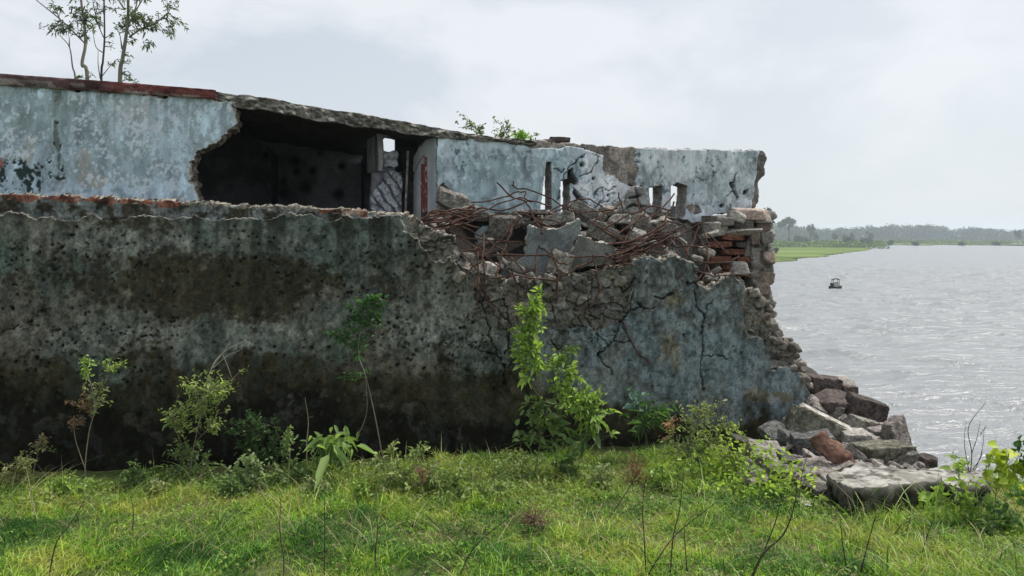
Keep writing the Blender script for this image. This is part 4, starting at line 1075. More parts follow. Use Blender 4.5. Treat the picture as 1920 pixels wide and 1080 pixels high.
for q, pts in enumerate(R5):
    P3 = []
    dj = r.uniform(-.05, .22)
    for (x, y) in pts:
        off = -.045 if y > 500 else (500 - y) / 100 * .30 + dj * min(1, (500 - y) / 40) - .045
        P3.append(W(x, y, PW.Y(x) + off))
    P = smooth_path(P3, 7)
    P = P + (np.array([vnoise(np.arange(len(P)) * .5, np.full(len(P), q * 3.1), k) for k in (1, 2, 3)]).T - .5) * .026
    v, f = tube(P, r.uniform(.0052, .0078), 8)
    mk('rebar', v, f, M_RUST, bw)

# ------------------------------------------------------------------ RUBBLE in the breach
def heapY(px, py):
    t = np.clip((520 - py) / 115, -0.3, 1.2)
    return PW.Y(px) + .10 + t * .62
hx = np.arange(790, 1345, 5.0); hy = np.arange(398, 640, 5.0)
HX, HYY = np.meshgrid(hx, hy, indexing='ij')
YY = heapY(HX, HYY) + .14 + (fbm(HX * .02, HYY * .02, 5, 4) - .5) * .25
edge_ = sst(1280, 1345, HX) * .5
YY = YY + edge_ + .42 * blob(HX, HYY, 925, 452, 66, 36) + .25 * blob(HX, HYY, 1165, 432, 40, 14) + .22 * blob(HX, HYY, 1010, 404, 40, 10) + .2 * blob(HX, HYY, 1245, 455, 30, 22)
YY = np.where(HYY > 525, np.maximum(YY, PW.Y(1000) + .3), YY)
YY = np.where(HX > 1275, YY + .5, YY); HYY = np.where((HX > 1262), np.maximum(HYY, 508), HYY)
V = np.stack([(HX - CX) / F * YY, YY, EYE + (HY - HYY) / F * YY], -1)
c = np.tile(np.array([.025, .022, .02]), (V.shape[0] * V.shape[1], 1))  # near-black tone puts the shade of the hollows into the backing
idx = np.arange(V.shape[0] * V.shape[1]).reshape(V.shape[:2])
f = np.stack([idx[:-1, :-1], idx[1:, :-1], idx[1:, 1:], idx[:-1, 1:]], -1).reshape(-1, 4)
heap = tag(mk('shade_backing', V.reshape(-1, 3), f, M_CORE, None, c), 'earth backing set behind the breach rubble, shade of its hollows painted in', 'debris', None, 'stuff')
st = MB(); r = np.random.default_rng(51)
for k in range(210):
    x = r.uniform(800, 1340); y = r.uniform(404, 530)
    if 862 < x < 990 and 418 < y < 484 and r.random() < .96: continue
    if 1262 < x and 418 < y < 505 and r.random() < .9: continue
    if x < 850 and y > 450: continue
    s_ = r.uniform(.035, .10); g = r.uniform(.07, .26)
    addst(st, x, y, heapY(x, y) + r.uniform(-.02, .1), (s_ * r.uniform(.9, 2.2), s_, s_ * r.uniform(.35, .9)), r.uniform(-40, 40, 3), 1000 + k, (g, g * .94, g * .84), 3, rough=.06)
tag(st.build('small_rubble', M_CORE), 'small broken concrete and stone filling the gap in the wall', 'rubble', None, 'stuff')
BR = [(850, 377, 56, 30, 20, M_CONC, 'knobbly concrete lump beside the white striped pillar'), (868, 398, 60, 18, -8, M_CONC, 'flat concrete piece under the rusty bundle of bars'), (940, 424, 42, 44, 10, M_CONC, 'grey concrete lump above the dark hollow of the breach'),
      (905, 408, 44, 18, 5, M_CONCD, 'dark concrete chunk left of the big lump over the hollow'), (965, 414, 22, 26, 30, M_CONC, 'narrow pale chunk right of the big lump over the hollow'), (878, 492, 36, 30, 20, M_CONC, 'round concrete lump at the left lip of the breach'),
      (889, 512, 32, 26, -20, M_CONC, 'lower round lump under the left lip of the breach'), (919, 505, 24, 22, 10, M_CONCB, 'small pale stone beneath the crossing bars'), (820, 462, 46, 36, 30, M_OLIVE, 'mossy concrete wedge beneath the left bar bundle'),
      (1103, 398, 62, 22, 24, M_CONC, 'long concrete lump sloping down right of the plaster panel'), (1045, 412, 58, 20, -14, M_CONC, 'rough concrete filling at the top of the tall grey panel'), (1052, 496, 42, 44, 15, M_CONC, 'rounded stone leaning on the foot of the tall grey panel'),
      (1160, 412, 42, 16, 2, M_CONCB, 'pale oblong stone below the cracked wall panel'), (1222, 424, 34, 16, -10, M_CONCB, 'knobbly pale stone behind the right bar bundle'),
      (1194, 447, 36, 26, 10, M_CONCB, 'square pale stone above the right bar bundle'), (1193, 418, 16, 44, 40, M_CONC, 'narrow concrete stick leaning by the right bar bundle'), (1128, 440, 50, 30, 28, M_CONC, 'concrete chunk right of the tall grey panel'),
      (1250, 430, 44, 30, 45, M_CONC, 'striped concrete wedge right of the right bar bundle'), (1110, 470, 44, 34, -10, M_BLUEG, 'bluish concrete block low in the middle of the breach'), (1140, 396, 30, 16, 12, M_CONC, 'small grey stone at the foot of the cracked wall panel'),
      (1232, 470, 30, 24, 10, M_CONC, 'concrete lump just above the right jagged plaster edge'), (1006, 398, 66, 8, 2, M_PINK, 'thin pinkish ledge stone below the blue wall'), (1010, 560, 46, 30, -12, M_CONC, 'loose masonry block behind the tall sapling tip'), (1170, 560, 40, 36, 12, M_CONC, 'loose square masonry block right of the breach middle')]
for q, (x, y, w, hh, rot, mat, lab) in enumerate(BR):
    Yq = heapY(x, y) - .06 if y < 530 else PW.Y(x) + .03
    k = F / Yq
    if y > 530: continue
    rock('concrete_chunk', x, y, Yq, (w / k * 1.12, max(.08, hh / k * 1.1), hh / k * 1.12), (r.uniform(-12, 12), rot, r.uniform(-25, 25)), 500 + q, mat, 4, lab, 'rubble', 'concrete chunks in the breach', chops=6, rough=.07)

def panel(name, label, cat, poly, Y0, Y1, thick, col, col2, seed, group=None, res=.0068, tilt=0, mat=None, lines=None):
    xs = [p[0] for p in poly]; ys = [p[1] for p in poly]
    pl = Plane(min(xs) - 6, Y0, max(xs) + 6, Y1)
    def fn(S, Z, PX, PY, _):
        w1 = fbm(S * 14, Z * 14, seed, 4) - .5; w2 = fbm(S * 14, Z * 14, seed + 1, 4) - .5
        ins = inpoly(PX + w1 * 7, PY + w2 * 7, poly)
        n2 = fbm(S * 9, Z * 9, seed + 2, 5, .6)
        cc = np.zeros(S.shape + (3,)) + np.array(col); cc = mixc(cc, col2, sst(.42, .6, n2))
        h = (n2 - .5) * .014
        for pts in (lines or []):
            k = carve(S, Z, pl, pts, .012, (w1 * .04, w2 * .04)); h = h - k * .04; cc = mixc(cc, (.03, .03, .03), k * .8)  # line tint: dirt and groove shade on top of the carving
        return ins, h, cc, np.zeros(S.shape, int)
    o = grid_wall(pl, (min(xs) - 6, max(xs) + 6), (min(ys) - 6, max(ys) + 6), res, fn, thick, (name, mat or M_PL), None, None, (.34, .32, .28), .014)
    tag(o, label, cat, group); return o
yh = PW.Y(1040)
panel('plaster_panel', 'tall smooth grey render panel standing in the middle of the breach', 'rubble', [(990, 424), (1015, 428), (1041, 430), (1062, 421), (1088, 408), (1091, 444), (1077, 454), (1082, 470), (1050, 475), (1042, 495), (1045, 522), (930, 516), (985, 480)], yh + .14, yh + .2, .10, (.19, .21, .215), (.12, .13, .135), 81)
panel('plaster_panel', 'grey render shard wedged between the tall panel and right bar bundle', 'rubble', [(1084, 440), (1120, 452), (1150, 462), (1150, 494), (1100, 500), (1058, 506), (1056, 480), (1078, 466)], yh + .12, yh + .12, .08, (.19, .19, .175), (.11, .11, .1), 82)

yq_ = PU.Y(1200) - .14
panel('plaster_panel', 'pale tilted slab of fallen render leaning left of the slit pair', 'rubble', [(1180, 356), (1190, 347), (1207, 352), (1217, 378), (1230, 402), (1226, 414), (1172, 414), (1170, 380)], yq_, yq_ + .03, .07, (.36, .36, .35), (.2, .2, .19), 86, lines=[[(1190, 350), (1196, 372), (1206, 398)], [(1178, 372), (1200, 366)], [(1172, 392), (1190, 384), (1216, 388)]])
panel('plaster_panel', 'small pale render piece at the foot of the crazed white wall panel', 'rubble', [(1150, 380), (1168, 374), (1176, 392), (1170, 410), (1140, 410)], yq_ - .05, yq_ - .03, .06, (.34, .34, .33), (.17, .17, .16), 87)

# ------------------------------------------------------------------ RUBBLE PILE by the water
def pileY(py): return float(np.interp(py, [700, 725, 775, 830, 880, 950], [6.7, 6.45, 5.95, 5.5, 4.95, 4.5]))
PIL = [  # name,x,y,w,h,depth,rot(x,y,z),mat,label,kw
 ('stone_block', 1562, 764, 84, 40, .3, (8, 6, 10), M_BROWN, 'dark brown masonry lump under the brick-and-mortar chunk', {}),
 ('stone_block', 1620, 775, 62, 52, .22, (0, 16, -15), M_BROWN, 'square dark brown block with a pale spot, nearest the water', dict(chops=1)),
 ('stone_block', 1519, 772, 34, 40, .2, (10, 30, 0), M_PINK, 'pinkish wedge against the corner of the plastered wall', {}),
 ('stone_block', 1540, 812, 118, 46, .3, (0, 30, 6), M_OLIVE, 'big shadowed block beneath the sloping plank of concrete', dict(chops=2)),
 ('stone_block', 1561, 772, 26, 26, .14, (0, 20, 0), M_CONC, 'small rounded grey stone above the sloping plank', {}),
 ('stone_block', 1586, 790, 20, 18, .12, (0, 10, 0), M_CONC, 'small angular grey stone at the right end of the sloping plank', {}),
 ('stone_block', 1614, 798, 46, 28, .2, (10, 12, 20), M_CONC, 'pointed pale-topped stone below the square brown block', dict(chops=3)),
 ('stone_block', 1650, 813, 56, 24, .2, (5, 0, 5), M_PINK, 'flat pinkish brick-like block beside the upright pointed slab', dict(chops=0, jit=.06)),
 ('stone_block', 1680, 822, 34, 66, .16, (0, -14, 20), M_PINK, 'upright pointed pinkish slab standing at the water side', dict(chops=4)),
 ('stone_block', 1640, 832, 62, 18, .25, (20, 12, 0), M_CONCB, 'bright flat slab sloping between the holed stone and upright slab', dict(chops=1)),
 ('stone_block', 1664, 852, 92, 36, .26, (0, -3, 5), M_OLIVE, 'large mossy block with pale top behind the big flat slab', dict(chops=2)),
 ('stone_block', 1736, 868, 36, 24, .18, (0, 8, 0), M_BROWN, 'dark rounded stone at the right end of the pile', {}),
 ('stone_block', 1707, 862, 26, 30, .15, (0, 0, 0), M_CONC, 'small grey stone between the mossy block and dark end stone', {}),
 ('stone_block', 1523, 833, 68, 38, .2, (4, -8, -8), M_BLUEG, 'rectangular grey-green block left of the terracotta piece', dict(chops=1, jit=.08)),
 ('stone_block', 1452, 810, 48, 20, .2, (10, -8, 15), M_BLUEG, 'bluish knobbly stone highest at the left of the pile', {}),
 ('stone_block', 1480, 824, 38, 26, .2, (0, 28, 0), M_BLUEG, 'bluish stone just right of the highest left stone', {}),
 ('stone_block', 1490, 799, 34, 16, .16, (12, -6, 0), M_CONC, 'small pale-topped stone close to the mouldy wall', dict(chops=5)),
 ('stone_block', 1437, 856, 70, 36, .24, (14, 5, 8), M_CONC, 'peaked pale-topped stone nearest the leafy vine', dict(chops=5)),
 ('stone_block', 1405, 838, 66, 22, .2, (0, 14, 0), M_CONCD, 'dark flat stone leftmost at the foot of the wall', {}),
 ('stone_block', 1604, 858, 62, 20, .14, (0, 38, 0), M_CONC, 'narrow grey sliver lying over the terracotta piece', dict(chops=3)),
 ('stone_block', 1512, 884, 90, 22, .26, (6, 0, 0), M_PINK, 'wide flat pinkish stone in front of the grey-green block', dict(chops=3)),
 ('stone_block', 1562, 878, 60, 20, .22, (0, -18, 0), M_PINK, 'tilted pinkish stone below the terracotta piece', dict(chops=3)),
 ('stone_block', 1458, 888, 44, 26, .2, (0, 10, 0), M_CONC, 'grey stone half hidden by vine leaves', {}),
 ('stone_block', 1538, 905, 32, 14, .15, (0, 8, 0), M_CONC, 'thin grey stone tucked under the left tip of the big slab', {}),
 ('stone_block', 1558, 907, 24, 24, .14, (0, 0, 0), M_CONCB, 'small whitish stone at the left corner of the big slab', {}),
 ('stone_block', 1535, 925, 40, 26, .2, (0, 0, 10), M_CONCD, 'dark stone below the left corner of the big slab', {}),
 ('stone_block', 1530, 955, 52, 24, .2, (0, 5, 0), M_CONCB, 'pale stone lying alone in the grass left of the slab', {}),
 ('stone_block', 1690, 887, 60, 8, .1, (0, 9, 0), M_CONC, 'thin broken flake lying behind the big slab', {}),
 ('stone_block', 1800, 958, 36, 14, .2, (0, 0, 0), M_BLUEG, 'grey stone in the grass under the rounded right slab', {}),
 ('stone_block', 1478, 868, 40, 26, .2, (0, 24, 0), M_CONCD, 'dark wedge between the peaked stone and pinkish flat stone', {}),
]
for q, (nm, x, y, w, hh, dp, rot, mat, lab, kw) in enumerate(PIL):
    Yq = pileY(y + hh * .2) + dp * .3; k = F / Yq
    rock(nm, x, y, Yq, (w / k * 1.06, dp, hh / k * 1.12), rot, 700 + q, mat, 5 if w > 55 else 4, lab, 'stone', 'loose stones of the waterside pile', **{**dict(rough=.03, chops=5, k=44), **kw})
# the stone with a round drill hole
def holed():
    x, y, Yq = 1600, 829, 5.52; k = F / Yq
    v, f = rock_v((42 / k * 1.05, .16, 40 / k * 1.05), 777, 5, chops=3, rough=.02)
    v = v @ rotm((0, 8, -6)).T
    d = np.hypot(v[:, 0] - .004, v[:, 2] - .006); m_ = (v[:, 1] < 0)
    v[:, 1] += np.where(m_, .09 * np.clip(1.3 - d / .016, 0, 1), 0)
    c = W(x, y, Yq)
    tag(mk('stone_block', v + c, f, M_CONCB, None, None, True, c), 'pale stone with a dark round hole in its face', 'stone', 'loose stones of the waterside pile')
holed()
# sloping plank of concrete
a = W(1508, 762, 5.85); b_ = W(1604, 812, 5.55); cc = (a + b_) / 2; L = np.linalg.norm(b_ - a)
v, f = rock_v((L * 1.04, .10, .03), 801, 5, chops=1, jit=.03, k=34, rough=.05)
v = v @ rotm((6, 0, 0)).T; ang = math.atan2(b_[2] - a[2], b_[0] - a[0])
v = v @ rotm((0, -math.degrees(ang), -8)).T
tag(mk('concrete_plank', v + cc, f, M_CONCB, None, None, True, cc), 'long thin pale concrete plank sloping down from the wall corner', 'slab')
# brick and mortar chunk
c0 = W(1558, 727, 6.5)
ch = empty('brickwork_chunk', c0, 'purple-brown chunk of bonded bricks with pale mortar, topmost of the pile', 'masonry')
kq = F / 6.5
v, f = rock_v((82 / kq, .2, 44 / kq), 811, 5, chops=2, rough=.04); mk('mortar', v @ rotm((0, 5, 0)).T + c0 + np.array([0, .03, -.01]), f, M_MORTAR, ch)
for q, (x, y, w, hh) in enumerate(((1541, 720, 56, 30), (1585, 731, 28, 22), (1546, 747, 58, 16), (1594, 752, 30, 22))):
    o = rock('brick', x, y, 6.47, (w / kq, .22, hh / kq), (0, 5, 0), 820 + q, M_BROWN, 4, parent=ch, chops=2, jit=.07, rough=.06, k=24)
# terracotta piece: bent tile, real thickness
tt = MB(); n_u, n_v = 22, 14; V = []
for o_ in (0, .018):
    for i in range(n_u):
        for j in range(n_v):
            u = i / (n_u - 1); w = j / (n_v - 1) - .5
            rag = .006 * math.sin(u * 23)
            x = (u - .5) * .31 + .03 * w; z = w * .12 * (1 - .5 * abs(u - .4)) + rag; y = -.022 * math.cos(w * 3.0) + o_ + .01 * math.sin(u * 9)
            V.append((x, y, z))
V = np.array(V); idx = np.arange(len(V)).reshape(2, n_u, n_v)
fl = [np.stack([idx[q, :-1, :-1], idx[q, 1:, :-1], idx[q, 1:, 1:], idx[q, :-1, 1:]], -1).reshape(-1, 4) for q in (0, 1)]
fl += [np.stack([idx[0, :-1, j], idx[0, 1:, j], idx[1, 1:, j], idx[1, :-1, j]], -1) for j in (0, -1)] + [np.stack([idx[0, i, :-1], idx[0, i, 1:], idx[1, i, 1:], idx[1, i, :-1]], -1) for i in (0, -1)]
V = V @ rotm((-25, 42, -12)).T; V = V * 1.15; c = W(1570, 852, 4.98)
tag(mk('terracotta_piece', V + c, np.concatenate(fl), M_TERRA, None, None, True, c), 'curved reddish terracotta pipe shard leaning on the big flat slab', 'tile')
# big flat slab in front of the pile: pale worn top, shade painted into its dark stony sides
def flat_slab(name, label, top_poly, ztop, zbot, seed, notch=True):
    """top outline in photo pixels lying on z=ztop"""
    pts = np.array([wp(a, b_, ztop)[:2] for a, b_ in top_poly])
    P = []
    for a, b_ in zip(pts, np.roll(pts, -1, 0)):
        for u in np.linspace(0, 1, 14, endpoint=False): P.append(a * (1 - u) + b_ * u)
    P = np.array(P); n_ = len(P); cen = P.mean(0)
    t = np.arange(n_)
    r_ = 1 + (fbm(P[:, 0] * 14, P[:, 1] * 14, seed, 4) - .5) * .10
    rings = []; 
    for s_ in np.concatenate([np.linspace(.04, .96, 22)]): rings.append((cen + (P - cen) * s_ * r_[:, None], None, s_))
    prof = [(1.0, 0.0), (1.005, .12), (.995, .25), (.965, .38), (.95, .55), (.955, .72), (.94, .88), (.9, 1.0), (.5, 1.02)]
    V = []; cols = []
    for q, _, s_ in rings:
        n_1 = fbm(q[:, 0] * 9, q[:, 1] * 9, seed + 2, 5, .6); pit = sst(.57, .66, fbm(q[:, 0] * 16, q[:, 1] * 24, seed + 4, 4))
        z = ztop + (n_1 - .5) * .004 - pit * .006
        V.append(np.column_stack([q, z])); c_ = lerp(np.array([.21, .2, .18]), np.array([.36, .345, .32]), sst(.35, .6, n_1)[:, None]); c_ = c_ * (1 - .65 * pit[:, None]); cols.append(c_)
    for s_, tz in prof:
        q = cen + (P - cen) * s_ * r_[:, None]; H = ztop - zbot
        st_ = fbm(t * .23, t * 0 + tz * 3.5, seed + 7, 4)
        push = (st_ - .5) * .10 * (1 if tz > .2 else .25)
        dr = (P - cen) / np.linalg.norm(P - cen, axis=1)[:, None]
        q = q + dr * push[:, None]
        z = np.full(n_, ztop - H * tz) + (vnoise(t * .4, t * 0 + tz * 5, 9) - .5) * .02
        V.append(np.column_stack([q, z]))
        c_ = lerp(np.array([.015, .014, .012]), np.array([.085, .08, .07]), sst(.42, .66, st_)[:, None])  # side colour kept much darker than the top, as painted shading
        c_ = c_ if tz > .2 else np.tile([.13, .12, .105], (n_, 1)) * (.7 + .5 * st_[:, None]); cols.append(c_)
    V = np.concatenate(V); cols = np.concatenate(cols); R_ = len(V) // n_; idx = np.arange(len(V)).reshape(R_, n_)
    nx = np.roll(idx, -1, 1)
    f = np.stack([idx[:-1], nx[:-1], nx[1:], idx[1:]], -1).reshape(-1, 4)
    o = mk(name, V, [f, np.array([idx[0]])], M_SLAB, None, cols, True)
    return tag(o, label, 'slab')
flat_slab('concrete_slab', 'large thick flat slab with worn pale top at the edge of the grass', [(1549, 888), (1577, 884), (1600, 874), (1614, 862), (1625, 870), (1680, 878), (1728, 882), (1764, 893), (1758, 902), (1700, 907), (1650, 914), (1600, 915), (1574, 906), (1560, 900)], .165, -.06, 5)
flat_slab('concrete_slab', 'smaller rounded whitish slab lying right of the large flat slab', [(1722, 882), (1760, 875), (1800, 876), (1835, 883), (1852, 896), (1845, 910), (1800, 915), (1760, 904)], .14, -.08, 15)
# loose filler under the pile
st = MB(); r = np.random.default_rng(61)
for k in range(520):
    x = r.uniform(1400, 1745); top = np.interp(x, [1400, 1480, 1520, 1600, 1660, 1745], [850, 835, 745, 775, 840, 885])
    y = r.uniform(top, max(top + 15, 905)); s_ = r.uniform(.04, .12); g = r.uniform(.08, .26)
    Yq = pileY(y) + .14 + r.uniform(0, .12) if k % 3 else pileY(y) + r.uniform(-.03, .06)
    if k % 3 == 0: s_ *= .6; g *= 1.5
    addst(st, x, y, Yq, (s_ * 1.5, s_, s_ * r.uniform(.3, .8)), r.uniform(-40, 40, 3), 2000 + k, (g, g * .9, g * .83), 3, rough=.06)
tag(st.build('loose_rubble', M_CORE), 'small dark broken stone filling the waterside pile', 'rubble', None, 'stuff')
# solid mound inside the pile so that nothing floats
mx_, my_ = np.meshgrid(np.linspace(1.3, 3.4, 50), np.linspace(4.5, 7.6, 60), indexing='ij')
hgt = .50 * np.exp(-(((mx_ - 2.55) / .38) ** 2 + ((my_ - 6.75) / .5) ** 2)) + .20 * np.exp(-(((mx_ - 2.4) / .45) ** 2 + ((my_ - 5.7) / .5) ** 2)) - .06
mz = np.maximum(land_z(mx_, my_), -.9) + hgt * 1.0 + .05 * (fbm(mx_ * 6, my_ * 6, 3, 3) - .5)
idx = np.arange(mx_.size).reshape(mx_.shape); f = np.stack([idx[:-1, :-1], idx[1:, :-1], idx[1:, 1:], idx[:-1, 1:]], -1).reshape(-1, 4)
tag(mk('rubble_mound', np.stack([mx_, my_, mz], -1).reshape(-1, 3), f, M_CORE, None, np.tile([.07, .062, .055], (mx_.size, 1))), 'earth and dust core under the waterside pile', 'debris', None, 'stuff')

# ------------------------------------------------------------------ GRASS
def wallY_at(X):   # front wall distance at world X
    return PW.p0[1] + (X - PW.p0[0]) / PW.d[0] * PW.d[1]
def scatter(n_, y0, y1, seed, dens=None):
    r = np.random.default_rng(seed)
    Yg = np.sqrt(r.uniform(y0 ** 2, y1 ** 2, n_)); Xg = r.uniform(-.92, 1.02, n_) * Yg
    ok = Yg < wallY_at(Xg) - np.where(Xg < 1.2, .10 + .22 * vnoise(Xg * 3, Xg * 0, 99), .04)
    ok |= (Xg > 2.35)
    z = land_z(Xg, Yg); ok &= z > -.45
    pxg = CX + F * Xg / Yg; pyg = HY + F * (EYE - z) / Yg
    pile = inpoly(pxg, pyg, [(1395, 850), (1450, 905), (1520, 930), (1570, 962), (1700, 965), (1780, 935), (1850, 915), (1850, 860), (1700, 700), (1400, 700)])
    ok &= ~pile
    if dens is not None: ok &= r.random(n_) < dens(Xg, Yg, pxg, pyg)
    return Xg[ok], Yg[ok], z[ok], pxg[ok], pyg[ok], r
def blades(X, Y, Z, H, Wd, lean, col, r, segs=3):
    n_ = len(X); th = r.uniform(0, 2 * math.pi, n_); ld = r.uniform(0, 2 * math.pi, n_)
    ax = np.stack([np.cos(th), np.sin(th) * .6, np.zeros(n_)], 1); L = np.stack([np.cos(ld), np.sin(ld), np.zeros(n_)], 1)
    V = np.zeros((n_, segs * 2 + 1, 3)); B = np.stack([X, Y, Z - .01], 1)
    for k in range(segs + 1):
        t = k / segs; c = B + L * (lean * H * t ** 1.8)[:, None]; c[:, 2] += H * (t - .32 * np.clip(lean, 0, 1.5) * t ** 2.4)
        w = Wd * (1 - t ** 1.6) * .5
        if k < segs: V[:, 2 * k] = c - ax * w[:, None]; V[:, 2 * k + 1] = c + ax * w[:, None]
        else: V[:, 2 * segs] = c
    o = np.arange(n_)[:, None] * (segs * 2 + 1)
    q = np.concatenate([o + np.array([2 * k, 2 * k + 1, 2 * k + 3, 2 * k + 2]) for k in range(segs - 1)])
    t_ = o + np.array([2 * segs - 2, 2 * segs - 1, 2 * segs])
    return V.reshape(-1, 3), [q, t_], np.repeat(col, segs * 2 + 1, 0)
def grass_obj(name, label, n_, hmu, hsd, wd, lean, pal, seed, dens=None, segs=3, y0=2.7):
    X, Y, Z, px, py, r = scatter(n_, y0, 6.2, seed, dens)
    a = fbm(X * 1.9, Y * 2.4, 71, 4); b_ = fbm(X * 7, Y * 7, 72, 3); n_ = len(X)
    H = np.clip(r.normal(hmu, hsd, n_), hmu * .3, None) * (.68 + .9 * sst(.35, .68, fbm(X * 4.5, Y * 4.5, 73, 3)))
    u = np.clip((a * .6 + b_ * .4 - .5) * 1.5 + .5 + r.normal(0, .12, n_), 0, 1)
    pal = np.array(pal); xs = np.linspace(.3, .7, len(pal))
    col = np.stack([np.interp(u, xs, pal[:, k]) for k in range(3)], 1) * r.uniform(.4, 1.45, (n_, 1))
    v, f, c = blades(X, Y, Z, H, wd * r.uniform(.6, 1.4, n_), np.abs(r.normal(lean, lean * .5, n_)), col, r, segs)
    o = mk(name, v, f, M_GRASS, None, c, False)
    tag(o, label, 'grass', None, 'stuff')
PALG = [(.045, .13, .025), (.11, .27, .04), (.24, .45, .05), (.38, .54, .065), (.43, .45, .11)]
grass_obj('short_grass', 'short dense yellow-green turf in front of the walls', 400000, .036, .018, .0062, 1.0, PALG, 1)
grass_obj('long_grass', 'longer arching green blades standing out of the turf', 15000, .085, .035, .0062, 1.0, [(.10, .22, .05), (.18, .33, .07), (.30, .42, .11), (.40, .44, .18)], 2, lambda X, Y, px, py: np.clip(.25 + .9 * sst(1000, 1600, px) + .9 * (fbm(X * 1.3, Y * 1.3, 91, 3) > .54) - .3, .08, 1), 4)
grass_obj('tall_grass', 'tall coarse grass blades at the lower right by the slab', 7000, .17, .06, .0085, .9, [(.09, .2, .04), (.15, .28, .06), (.26, .38, .1), (.36, .4, .18)], 3, lambda X, Y, px, py: np.clip(sst(1450, 1800, px) + .25 * (fbm(X * 2, Y * 2, 95, 3) > .58), .01, 1), 4)
grass_obj('dry_grass', 'straw-coloured dead blades scattered through the turf', 15000, .10, .05, .0038, 1.3, [(.42, .38, .2), (.5, .45, .26), (.34, .27, .17)], 4, lambda X, Y, px, py: np.clip((fbm(X * 2, Y * 2, 97, 3) - .38) * 4, .1, 1), 4)
# leafy ground cover where the turf meets the wall
def cover(name, label, n_, dens, lf, pal, seed, zr):
    X, Y, Z, px, py, r = scatter(n_, 3.0, 6.2, seed, dens); n_ = len(X)
    hz = fbm(X * 3, Y * 3, 74, 3)
    P = np.stack([X, Y, Z + .01 + r.random(n_) ** 1.4 * zr * (.3 + 1.3 * hz)], 1); D = r.normal(0, 1, (n_, 3)) + np.array([0, -.2, .3])
    u = np.clip(fbm(X * 4, Y * 4, 75, 3) + r.normal(0, .15, n_), 0, 1)[:, None]; col = (np.array(pal[0]) * (1 - u) + np.array(pal[1]) * u) * r.uniform(.7, 1.3, (n_, 1))
    L = lf * r.uniform(.5, 1.3, n_)
    v, f, c = leaves(P, D, L, L * .6, col, r)
    tag(mk(name, v, f, M_LEAF, None, c, False), label, 'ground cover', None, 'stuff')
cover('ground_creeper', 'low leafy creeper over the turf near the wall foot', 95000, lambda X, Y, px, py: np.clip(sst(4.25, 4.9, Y) * (fbm(X * 2, Y * 2, 81, 3) > .42) * (1 - .75 * sst(1000, 1200, px)) * .9, 0, 1), .03, ((.11, .19, .05), (.29, .36, .12)), 11, .055)
cover('turf_weeds', 'small broad-leaved weeds dotted through the whole lawn', 60000, lambda X, Y, px, py: np.clip((fbm(X * 5, Y * 5, 85, 3) - .47) * 7, 0, 1), .02, ((.12, .23, .045), (.3, .42, .1)), 17, .045)
cover('fallen_leaves', 'scattered pale and reddish leaves lying on the turf', 11000, lambda X, Y, px, py: np.clip((fbm(X * 2, Y * 2, 83, 3) - .45) * 4, .03, 1), .025, ((.2, .12, .08), (.3, .27, .16)), 12, .03)
cover('vine_carpet', 'bright leafy vine spreading over the left foot of the stone pile', 90000, lambda X, Y, px, py: np.clip(blob(px, py, 1400, 895, 80, 34) + blob(px, py, 1480, 930, 60, 24), 0, 1), .036, ((.2, .34, .05), (.42, .52, .1)), 13, .22)

# ------------------------------------------------------------------ PLANTS against the wall
YG = ((.13, .22, .05), (.32, .42, .11)); DG = ((.03, .075, .02), (.06, .13, .035)); MG = ((.07, .13, .04), (.15, .21, .08)); RB = ((.17, .10, .07), (.26, .17, .12)); PG = ((.16, .2, .09), (.3, .33, .17))
def py_ground(Y): return HY + EYE * F / Y
plant('sapling', 'tallest light-green leafy sapling climbing in front of the breach', 'sapling', 5.05, [[(1002, 895), (1013, 820), (1012, 760), (1008, 690), (995, 640), (1000, 590), (1012, 545)], [(1013, 800), (1040, 740), (1060, 700), (1050, 660)], [(1010, 760), (1060, 745), (1110, 775)], [(1012, 745), (985, 705), (975, 680)]],
      [(1012, 555, 11, 22, 34), (985, 590, 22, 22, 60), (1003, 600, 14, 20, 36), (985, 640, 22, 28, 64), (1003, 650, 16, 24, 40), (998, 690, 20, 22, 46), (1042, 668, 14, 16, 26), (1072, 690, 18, 24, 34), (1058, 720, 26, 20, 54), (1085, 750, 36, 24, 90), (1118, 742, 20, 18, 40), (1105, 790, 28, 30, 90), (1000, 765, 24, 15, 34, MG, .05), (1070, 810, 36, 30, 60, MG, .07), (985, 820, 15, 16, 16, MG, .06), (1080, 650, 10, 8, 14, MG)], .042, .5, YG, (.13, .14, .07), .0045, seed=1, depth=.35)
plant('wall_creeper', 'dark green creeper clinging to the wall with bare twisted stems below', 'creeper', 5.28, [[(716, 850), (705, 790), (693, 735), (684, 700), (672, 660), (680, 600), (695, 565)], [(668, 825), (686, 780), (688, 745), (684, 700)], [(672, 660), (650, 640), (635, 628)]],
      [(692, 562, 22, 10, 90), (660, 582, 20, 14, 90), (684, 600, 18, 26, 100), (711, 592, 6, 20, 50), (636, 628, 20, 9, 60), (656, 608, 12, 16, 50), (670, 648, 15, 16, 80), (655, 700, 16, 10, 22), (700, 690, 7, 7, 5)], .027, .6, ((.03, .09, .03), (.08, .17, .055)), (.17, .15, .13), .0045, seed=2, depth=.12, dens=2.0)
